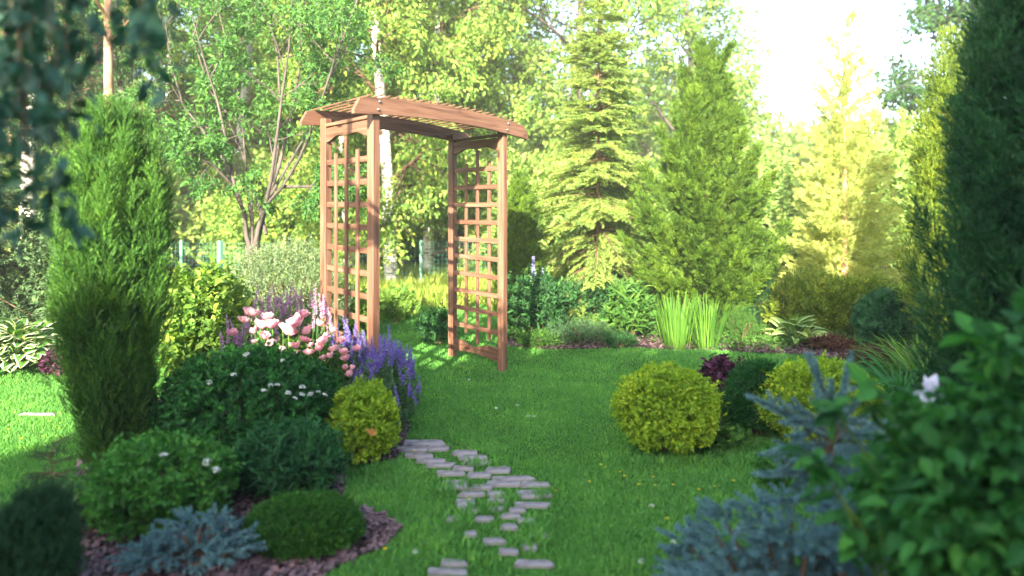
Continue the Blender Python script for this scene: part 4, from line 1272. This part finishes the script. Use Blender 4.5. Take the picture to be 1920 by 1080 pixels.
# weeds by the balls
bush('broad_leaved_weeds', 'low broad leaved weeds in the grass under the lone yellow green ball', 'weed', at(1330, 0, 3.95)[:2] + (0,), (.3, .12, .1), 'weed', 150, .05, 4, .05, [LS] + LB, up=.6, noise=.3, seed=71, inner=.1)
bush('bed_weeds', 'feathery green plant in the bed between lone ball and dark ball', 'weed', at(1352, 0, 4.25)[:2] + (0,), (.13, .1, .22), 'weed', 260, .07, 5, .03, [LN], up=.6, noise=.3, seed=72, inner=.1)

# ground cover filling the back border
rng = np.random.default_rng(321)
P = np.stack([rng.uniform(0, 6, 9000), rng.uniform(4.7, 8.6, 9000), np.zeros(9000)], -1)
P = P[inside(P, BEDS['back'])]
P = P[np.sin(P[:, 0] * 3.1 + 1) + np.sin(P[:, 1] * 4.3 + P[:, 0]) + rng.normal(size=len(P)) * .5 > -.55]
Q = np.repeat(P, 5, 0) + rng.normal(size=(len(P) * 5, 3)) * [.03, .03, 0] + np.array([0, 0, 1]) * rng.uniform(.01, .11, (len(P) * 5, 1))
D = nrm(rng.normal(size=Q.shape) * [1, 1, .4] + [0, 0, .6])
tag(build('ground_cover', split_tmpls([LS, LN, leaf_small(.4)], Q, frames(D, rand_unit(len(Q)) + [0, 0, 1]), rng.uniform(.025, .055, len(Q))), [M['perennial_mid']]), 'low leafy ground cover growing over the bark of the back border', 'ground cover', kind='stuff')

# buttercups and clover flowers
bc = thing('buttercup', 'tiny yellow buttercup flowering in the lawn', 'flower', (0, 0, 0), 'yellow buttercups in the lawn')
build('blossom', petal_flower(5, .008, .35, [leaf_small(1.0, .1)], 'yellow_petal'), [M['yellow_petal']], bc, (0, 0, .055))
V, Fc = tube([(0, 0, 0), (0, 0, .055)], [.001, .0008], 4); build('stem', [(V, Fc, 0)], [M['green_stem']], bc)
BC = [(1105, 912), (1127, 882), (1135, 880), (1162, 893), (1171, 905), (1197, 920), (1042, 924), (777, 853), (879, 940), (1228, 915), (1376, 912), (1340, 920), (1262, 922), (722, 1048), (1225, 903), (16, 810), (40, 830), (80, 822), (110, 812), (1250, 985), (1310, 930)]
for i, (px, py) in enumerate(BC):
    g = ground(px, py + 12)
    if i == 0: bc.location = g
    else: dup(bc, g, rng.random() * 6, rng.uniform(.7, 1.2))
cl = thing('clover_flower', 'tiny white clover head in the short lawn beyond the path', 'flower', (0, 0, 0), 'white clover heads in the lawn')
build('blossom', [flower_head(24, .012)], [M['white_petal']], cl, (0, 0, .035))
V, Fc = tube([(0, 0, 0), (0, 0, .038)], [.001, .0008], 4); build('stem', [(V, Fc, 0)], [M['green_stem']], cl)
for i, (px, py) in enumerate([(970, 764), (991, 785), (1001, 786), (1222, 958), (1262, 1027), (1203, 1064), (880, 715), (930, 770), (780, 1045)]):
    g = ground(px, py + 5)
    if i == 0: cl.location = g
    else: dup(cl, g, rng.random() * 6)

# ------------------------------------------------------------------ multi-stemmed tree
mst = thing('multi_stemmed_tree', 'grey barked multi stemmed tree with upright limbs and small green leaves, left of the arbor', 'tree', at(485, 0, 7.4)[:2] + (0,))
b0 = np.array(mst.location)
def pw(pts, d=7.4, jit=.15):
    return np.array([np.array(at(px, py, d + j)) - b0 for (px, py, j) in pts])
V, Fc = tube(np.concatenate([[[0, 0, -.02]], pw([(486, 560, 0), (484, 520, 0), (476, 490, 0), (474, 462, 0)])]), [.085, .075, .072, .07, .085], 10)
trunk_o = [(V, Fc, 0)]
LIMBS = [[(470, 470, 0), (462, 440, 0), (458, 400, -.1), (440, 350, -.2), (428, 280, -.2), (408, 190, -.25), (385, 120, -.3), (360, 30, -.3)],
         [(474, 465, 0), (472, 420, .1), (466, 370, .1), (460, 300, .2), (452, 200, .3), (430, 100, .3), (405, 0, .3)],
         [(478, 465, 0), (484, 430, 0), (496, 390, 0), (508, 340, -.1), (520, 250, -.2), (530, 170, -.2), (542, 90, -.3), (550, -40, -.3)],
         [(480, 465, 0), (490, 420, .1), (503, 370, .1), (524, 310, .2), (545, 220, .3), (562, 130, .3), (568, 40, .3), (575, -60, .3)],
         [(498, 385, 0), (530, 350, -.1), (560, 300, -.2), (590, 230, -.3), (625, 120, -.4), (655, 40, -.4), (690, -50, -.4)],
         [(510, 340, 0), (522, 280, .1), (526, 200, .2), (520, 100, .3), (500, 20, .3), (455, -40, .3)],
         [(500, 380, 0), (540, 310, .2), (585, 235, .4), (610, 190, .5), (640, 100, .5)],
         [(455, 390, 0), (430, 340, -.2), (400, 310, -.4), (365, 290, -.5), (325, 290, -.5)],
         [(440, 350, 0), (420, 300, .2), (385, 250, .3), (345, 200, .4), (320, 120, .4), (310, 40, .4)],
         [(474, 460, 0), (473, 400, 0), (472, 345, -.05)],
         [(500, 440, 0), (470, 330, .3), (440, 250, .5), (395, 170, .6), (360, 70, .6)],
         [(530, 350, 0), (570, 350, -.3), (600, 350, -.4), (625, 345, -.4)]]
lt, tips = [], []
cfgm = dict(levels=3, seg=[6, 5, 4], trop=[0, .05, .03], gnarl=[.05, .12, .15], taper=[.3, .3, .3], kids=[0, 7], lo=[.3, .25], ang=[.6, .7], len=[1, .9, .38], rr=.5, leafpts=16, shape=lambda t: 1, minr=.0008)
for li, lm in enumerate(LIMBS):
    P = pw(lm)
    n = len(P)
    R = np.linspace(.03 if li in (0, 2, 3) else .02, .006, n)
    V, Fc = tube(P, R, 7); lt.append((V, Fc, 0))
    if li == 9: continue
    # side branches in the upper part
    for k in range(9 if li < 8 else 7):
        t = rng.uniform(.38, 1.0) * (n - 1)
        i0 = min(int(t), n - 2); p = P[i0] + (P[i0 + 1] - P[i0]) * (t - i0)
        if li != 7 and li != 11 and p[2] < 1.9 and rng.random() < .7: continue
        ax = nrm((P[i0 + 1] - P[i0])[None])[0]
        dd = nrm((ax * .7 + rand_unit(1)[0] * .9)[None])[0]
        branch_paths(p, dd, .75 * rng.uniform(.6, 1.2) * (1 if li not in (7, 11) else .5), .008, 1, cfgm, lt, tips)
build('trunk', trunk_o, [M['bark']], mst, smooth=True)
build('limb', lt, [M['bark']], mst, smooth=True)
pts = np.concatenate([t[0] for t in tips]); dd = np.concatenate([t[1] for t in tips])
build('crown', tree_leaves(pts, dd, .062, [leaf_small(.45), leaf_small(.38, .05)], 2, .025, .35), [M['apple']], mst)

# ------------------------------------------------------------------ background trees
def cfg_decid(kids=(11, 8, 6), leafpts=16, droop=0.0, lens=(1, .34, .36, .22), H=6, lo=.18, ang=(.95, .75, .7)):
    return dict(levels=4, seg=[8, 6, 5, 4], trop=[0, .03, -.02 - droop * .5, -.03 - droop], gnarl=[.03, .1, .14, .16], taper=[.25, .25, .3, .4], kids=list(kids), lo=[lo, .25, .2],
                ang=list(ang), len=[1, lens[1] * H, lens[2] * lens[1] * H * 1.3, lens[3] * lens[1] * H * 1.8], rr=.5, leafpts=leafpts, shape=lambda t: (1.0 - .55 * t), minr=.003)
def dtree(name, label, px, d, H, lmat, bmat, leaf, cfg, r0, tmpls=None, s=1, rz=0, per=2, spread=.06, hang=.35, cat='tree', group=None, lean=(0, 0, 1)):
    return tree(name, label, cat, at(px, 0, d)[:2] + (0,), cfg, H, r0, leaf, tmpls or [leaf_small(.65), leaf_small(.55)], lmat, bmat, per, spread, hang, lean=lean, group=group, rz=rz, s=s)

b1 = dtree('birch', 'birch with bright white trunk and hanging yellow green foliage behind the arbor', 735, 11.0, 7.5, 'birch_bright', 'bark_birch', .085, cfg_decid((21, 8, 6), 13, droop=.35, H=6.0, lo=.07), .12, per=3, cat='birch', lean=(-.02, 0, 1))
b2 = dtree('birch', 'white trunked birch at the left edge rising behind the spruce boughs', 45, 10.5, 8, 'birch_shaded', 'bark_birch', .075, cfg_decid((16, 8, 6), 14, droop=.3, H=6.0, lo=.3), .14, cat='birch')
m1 = dtree('maple', 'large bright leafed deciduous tree behind the light spruce with sky showing through', 1080, 14.5, 8.5, 'maple_bright', 'bark', .125, cfg_decid((15, 8, 6), 12, H=8.5, lo=.18), .16, spread=.12)
dup(b2, at(246, 0, 12)[:2] + (0,), 2.2, .95, 'birch with white trunk just right of the tall juniper top')
dup(b1, at(655, 0, 13.0)[:2] + (0,), 1.1, 1.0, 'birch with pale trunk behind the arbor\'s left end')
pn = dtree('pine_tree', 'tree with pinkish brown trunk seen through the tall juniper', 186, 9.0, 7.5, 'birch_mid', 'bark_pine', .08, cfg_decid((10, 7, 5), 14, H=5.0, lo=.45), .085, cat='tree')
dup(pn, at(14, 0, 13)[:2] + (0,), 1.9, 1.3, 'reddish trunked tree at the far left edge behind the white birch')
dup(m1, at(820, 0, 17)[:2] + (0,), 2.0, .95, 'leafy tree in the wood between the white birches and the maple')
dup(m1, at(1290, 0, 19)[:2] + (0,), 4.0, .95, 'leafy tree rising behind the golden thuja against the sky')
bd = dtree('dark_birch', 'dark bluish green tree in shade against the white sky at the upper right', 1840, 15.0, 10, 'birch_shaded', 'bark', .13, cfg_decid((14, 8, 6), 14, droop=.15, H=6.5, lo=.35), .15, cat='tree', spread=.1)  # its shade comes from the darkened leaf colour
dup(b1, at(800, 0, 12.2)[:2] + (0,), 3.9, .95, 'weeping birch whose leaf curtain fills the arbor opening')
dup(b1, at(440, 0, 15)[:2] + (0,), 3.1, 1.1, 'yellow green birch behind the multi stemmed tree')
dup(b1, at(300, 0, 17)[:2] + (0,), 4.4, 1.1, 'yellow green birch in the distance right of the white trunks')
dup(b1, at(930, 0, 13.5)[:2] + (0,), 5.2, .9, 'hanging birch foliage seen between the arbor and the light spruce')
dup(m1, at(560, 0, 21)[:2] + (0,), 5.0, 1.1, 'tall leafy tree in the far wood behind the willow shrub')
dup(m1, at(90, 0, 19)[:2] + (0,), .5, 1.0, 'tall leafy tree far behind the left white birch')

# lower woodland edge: rounded bushes of varied size
ub = bush('woodland_bush', 'bright bush at the woodland edge directly behind the arbor opening', 'bush', at(790, 0, 14)[:2] + (0,), (1.5, 1.1, 2.3), 'wood_far', 1700, .4, 9, .12, [LS], up=.35, noise=.16, seed=81, inner=.35, nst=16)
ub2 = bush('woodland_bush', 'mid green bush at the woodland edge behind the willow shrub', 'bush', at(520, 0, 13)[:2] + (0,), (1.4, 1.0, 2.0), 'birch_bright', 1500, .36, 9, .11, [LS], up=.35, noise=.18, seed=82, inner=.35, nst=16)
spots = [(330, 14, 1.1, 'behind the green fence post'), (200, 13.5, 1.0, 'behind the tall juniper'), (70, 15, 1.2, 'between the white birch trunks at left'), (430, 17, 1.3, 'far behind the multi stemmed tree trunk'), (640, 16.5, 1.3, 'seen through the left arbor lattice'),
         (900, 14.5, 1.15, 'seen through the right arbor lattice'), (1010, 12.5, .95, 'right of the narrow thuja'), (1210, 13, 1.1, 'between the light spruce and golden thuja'), (1440, 12.5, 1.05, 'between the golden thuja and pale conifer'),
         (1540, 14.5, 1.15, 'behind the pale yellow conifer'), (1690, 12.5, 1.1, 'right of the pale yellow conifer'), (1830, 13, 1.2, 'behind the golden tipped juniper'), (-20, 13, 1.1, 'at the far left edge behind the spruce boughs'), (760, 20, 1.6, 'deep in the wood beyond the arbor opening'), (1120, 17, 1.3, 'directly behind the light spruce trunk')]
for i, (px, d, s, w) in enumerate(spots):
    dup((ub, ub2)[i % 2], at(px, 0, d)[:2] + (0,), rng.random() * 6, (s, s, s * rng.uniform(.85, 1.1)), 'sunlit rounded bush ' + w)

# far wood as one mass closing the horizon
parts = []
for k in range(70):
    a = -1.15 + 2.3 * k / 69
    R_ = rng.uniform(26, 38)
    c = np.array([R_ * math.sin(a), R_ * math.cos(a), 0])
    px = 960 + F * c[0] / max(c[1], 1)
    h = rng.uniform(3.6, 5.2) if px > 1400 else rng.uniform(5.0, 7.5)
    for (V, Fc, kk) in bush_foliage((3.0, 2.4, h), 260, .9, 7, .42, [LS], up=.3, noise=.2, seed=200 + k, inner=.4):
        parts.append((V + c, Fc, kk))
tag(build('distant_woodland', parts, [M['wood_far']]), 'distant sunlit wood closing the view behind the garden trees', 'woodland', kind='stuff')

# overhanging foreground foliage, top left
oh = thing('overhanging_birch', 'out of focus dark bluish birch leaves hanging in from the top left corner', 'birch', at(-420, 0, 1.75)[:2] + (0,))
b0 = np.array(oh.location)
V, Fc = tube([(0, 0, 0), (.03, 0, 1.2), (0, .02, 2.4), (.05, 0, 3.4)], [.07, .06, .05, .03], 10)
build('trunk', [(V, Fc, 0)], [M['bark_birch']], oh, smooth=True)
lt, LP, LD = [], [], []
for i in range(34):
    px = rng.uniform(-60, 300) if i < 26 else rng.uniform(-60, 130)
    d = rng.uniform(1.25, 1.9)
    bot = (150 + 300 * rng.random() * max(0, 1 - max(px, 0) / 300)) if i % 3 else 90
    if px < 130 and i % 2: bot = rng.uniform(250, 470)
    if px > 200: bot = rng.uniform(60, 170)
    top = np.array(at(px - 15, -180, d)) - b0; end = np.array(at(px, bot, d)) - b0
    V, Fc = tube([(0, 0, 2.3 + rng.random() * .6), (top * .5) + [0, 0, 1.3], top, (top + end) / 2 + rng.normal(size=3) * .01, end], [.012, .008, .004, .002, .001], 4)
    lt.append((V, Fc, 0))
    n = int(6 + (bot + 180) / 17)
    for k in range(n):
        t = rng.random() ** .8
        LP.append(top + (end - top) * t + rng.normal(size=3) * .025); LD.append(nrm((rng.normal(size=3) * .7 + [0, 0, -1])[None])[0])
LP = np.array(LP); LD = np.array(LD)
build('limb_frame', lt, [M['bark_brown']], oh)
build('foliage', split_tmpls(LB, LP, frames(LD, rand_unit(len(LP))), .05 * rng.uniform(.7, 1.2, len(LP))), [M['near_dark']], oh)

# ------------------------------------------------------------------ fence, sheds, cables
fence = thing('wire_fence', 'green wire mesh fence with pale green posts crossing behind the arbor', 'fence', (at(413, 0, 10.5)[0], 10.5, 0))
b0 = np.array(fence.location)
FP = [(60, 11), (205, 10.8), (340, 10.7), (413, 10.5), (620, 10.6), (789, 10.8), (960, 11.0)]
fpts = [np.array(at(px, 0, d)) * [1, 1, 0] - b0 for px, d in FP]
for i, p in enumerate(fpts):
    r_ = .045 if i == 3 else .022
    V, Fc = tube([p, p + [0, 0, .86], p + [0, 0, .865]], [r_, r_, .001], 4 if i == 3 else 8)
    build('post', [(V, Fc, 0)], [M['post_green']], fence)
wires = []
for a, b in zip(fpts[:-1], fpts[1:]):
    for z in np.arange(.05, .84, .07):
        V, Fc = tube([a + [0, 0, z], b + [0, 0, z]], [.0025, .0025], 3); wires.append((V, Fc, 0))
    L = np.linalg.norm(b - a)
    for s in np.arange(0, L, .07):
        p = a + (b - a) * s / L
        V, Fc = tube([p + [0, 0, .05], p + [0, 0, .82]], [.0022, .0022], 3); wires.append((V, Fc, 0))
build('wire_mesh', wires, [M['wire']], fence)


def boxparts(x0, x1, y0, y1, z0, z1, k=0):
    V = [(x0, y0, z0), (x1, y0, z0), (x1, y1, z0), (x0, y1, z0), (x0, y0, z1), (x1, y0, z1), (x1, y1, z1), (x0, y1, z1)]
    return (np.array(V), np.array([(0, 3, 2, 1), (4, 5, 6, 7), (0, 1, 5, 4), (1, 2, 6, 5), (2, 3, 7, 6), (3, 0, 4, 7)]), k)


def shed(label, px, d, w, h, dep):
    rt = thing('garden_shed', label, 'shed', at(px, 0, d)[:2] + (0,))
    build('wall', [boxparts(-w / 2, w / 2, 0, dep, 0, h)], [M['shed_wall']], rt)
    V = [(-w / 2 - .12, -.15, h + .003), (w / 2 + .12, -.15, h + .003), (w / 2 + .12, dep + .15, h + .003), (-w / 2 - .12, dep + .15, h + .003), (0, -.15, h + w * .3), (0, dep + .15, h + w * .3)]
    me = bpy.data.meshes.new('roof'); me.from_pydata(V, [], [(0, 1, 4), (2, 3, 5), (1, 2, 5, 4), (3, 0, 4, 5), (0, 3, 2, 1)]); me.materials.append(M['shed_roof'])
    o = bpy.data.objects.new('roof', me); COL.objects.link(o); o.parent = rt
    build('door', [boxparts(-w * .35, -w * .05, -.03, -.003, .02, h * .85)], [M['shed_dark']], rt)
    build('window', [boxparts(w * .12, w * .36, -.03, -.003, h * .4, h * .8)], [M['shed_dark']], rt)
    return rt
shed('pale grey shed glimpsed beyond the fence through the arbor opening', 728, 13.0, .62, .62, .9)
shed('pale bluish house half hidden behind the light spruce', 1045, 16.0, 2.2, 1.5, 2)

for k, (a, b, lab) in enumerate((((1400, 205), (2000, -12), 'highest'), ((1400, 262), (2000, 12), 'middle'), ((1400, 372), (2000, 115), 'lowest'))):
    A = np.array(at(a[0], a[1], 19)); B = np.array(at(b[0], b[1], 12))
    t = np.linspace(0, 1, 20)[:, None]
    P = A + (B - A) * t; P[:, 2] -= .25 * 4 * (t * (1 - t))[:, 0]
    V, Fc = tube(P, .010, 5)
    tag(build('overhead_cable', [(V, Fc, 0)], [M['cable']]), f'{lab} of the three overhead cables crossing the white sky at right', 'cable', 'overhead cables in the sky')

# ------------------------------------------------------------------ trees behind the camera that shade the foreground
hc = plume_conifer('hedge_conifer', 'tall dense conifer of the shelter belt behind the viewpoint', 'conifer', (-9, -6, 0), 5.0, 1.0, 150, 60, .55, TH, 'thuja_dark',
                   lambda u: .9 if u < .75 else .9 * (1 - (u - .75) / .3) ** .5, elev=(45, 80), plen=1.2, pw=.4, trunk=.12, group='conifers behind the viewpoint')
SUN_EL = math.radians(22); SUN_AZ = math.radians(-14)      # azimuth of the sun measured at the camera's back, minus = left
belt = [(-10.4 + .8 * k, 3.5) for k in range(7)] + [(-4.6, 4.5), (-3.8, 4.25), (-3.0, 4.7), (-2.2, 4.9), (-1.4, 4.7), (-.6, 4.55), (.2, 4.6), (1.0, 4.6), (1.8, 4.7), (2.6, 5.0), (3.4, 5.4), (4.2, 5.6), (5.0, 5.6)]
for i, (x, h) in enumerate(belt):
    if i == 0: hc.location = (x, -6, 0); hc.scale = (.68, .68, h / 5)
    else: dup(hc, (x, -6 + rng.normal() * .3, 0), rng.random() * 6, (.68, .68, h / 5), group='conifers behind the viewpoint')
    dup(hc, (x + .6, -7.4, 0), rng.random() * 6, (.68, .68, (h + .25) / 5), group='conifers behind the viewpoint')

dup(hc, (2.0, .45, 0), 1.0, (.36, .36, .68), 'tall unseen conifer added beside the viewpoint at right to shade the dark column juniper')  # added out of view to keep the dark column at right in shade
dup(hc, (1.45, .2, 0), 3.0, (.32, .32, .72), 'slimmer unseen conifer added nearest the viewpoint to shade the dark column juniper')  # second unseen tree, added to block more sun from that column

# ------------------------------------------------------------------ light
S = Vector((math.sin(SUN_AZ) * math.cos(SUN_EL), -math.cos(SUN_AZ) * math.cos(SUN_EL), math.sin(SUN_EL)))
ld = bpy.data.lights.new('sun', 'SUN'); ld.energy = 5.0; ld.angle = math.radians(.6); ld.color = (1, .9, .70)
lo = bpy.data.objects.new('sun', ld); COL.objects.link(lo)
lo.rotation_euler = (-S).to_track_quat('-Z', 'Y').to_euler()
w = bpy.data.worlds.new('World'); scene.world = w; w.use_nodes = True
N, L = w.node_tree.nodes, w.node_tree.links
sky = N.new('ShaderNodeTexSky'); sky.sky_type = 'NISHITA'; sky.sun_disc = False
sky.sun_elevation = SUN_EL; sky.sun_rotation = math.atan2(S.x, S.y)
sky.air_density = 1.0; sky.dust_density = 2.5; sky.ozone_density = 1.0
L.new(sky.outputs[0], N['Background'].inputs['Color'])
N['Background'].inputs['Strength'].default_value = .14

# ------------------------------------------------------------------ hazy evening air
hz = build('haze', [boxparts(-60, 60, -14, 62, -1.5, 16)], [])
tag(hz, 'thin warm evening haze over the garden', None, None, 'stuff')
hm = bpy.data.materials.new('haze_air'); hm.use_nodes = True
hm.node_tree.nodes.clear()
ho = hm.node_tree.nodes.new('ShaderNodeOutputMaterial'); hv = hm.node_tree.nodes.new('ShaderNodeVolumePrincipled')
hv.inputs['Color'].default_value = (.95, .97, .9, 1); hv.inputs['Density'].default_value = .0028; hv.inputs['Anisotropy'].default_value = 0.0
hm.node_tree.links.new(hv.outputs[0], ho.inputs['Volume']); hz.data.materials.append(hm)

# ------------------------------------------------------------------ camera
cam = bpy.data.cameras.new('camera'); co = bpy.data.objects.new('camera', cam); COL.objects.link(co)
co.location = (0, 0, CH); co.rotation_euler = (PI / 2, 0, 0)
cam.sensor_width = 36; cam.lens = F / 1920 * 36
cam.shift_y = -(540 - HZ) / 1920
cam.clip_end = 1000; cam.clip_start = .05
cam.dof.use_dof = True; cam.dof.focus_distance = 5.4; cam.dof.aperture_fstop = cam.lens / 1000 / .024
scene.camera = co
scene.view_settings.view_transform = 'Standard'; scene.view_settings.look = 'None'
scene.view_settings.exposure = 2.6
scene.view_settings.gamma = 1
cy = scene.cycles
cy.max_bounces = 6; cy.diffuse_bounces = 3; cy.glossy_bounces = 2; cy.transmission_bounces = 3; cy.transparent_max_bounces = 4
cy.caustics_reflective = False; cy.caustics_refractive = False
cy.use_denoising = True
try:
    cy.denoiser = 'OPENIMAGEDENOISE'; cy.denoising_input_passes = 'RGB_ALBEDO_NORMAL'
except Exception:
    pass
cy.sample_clamp_indirect = 6
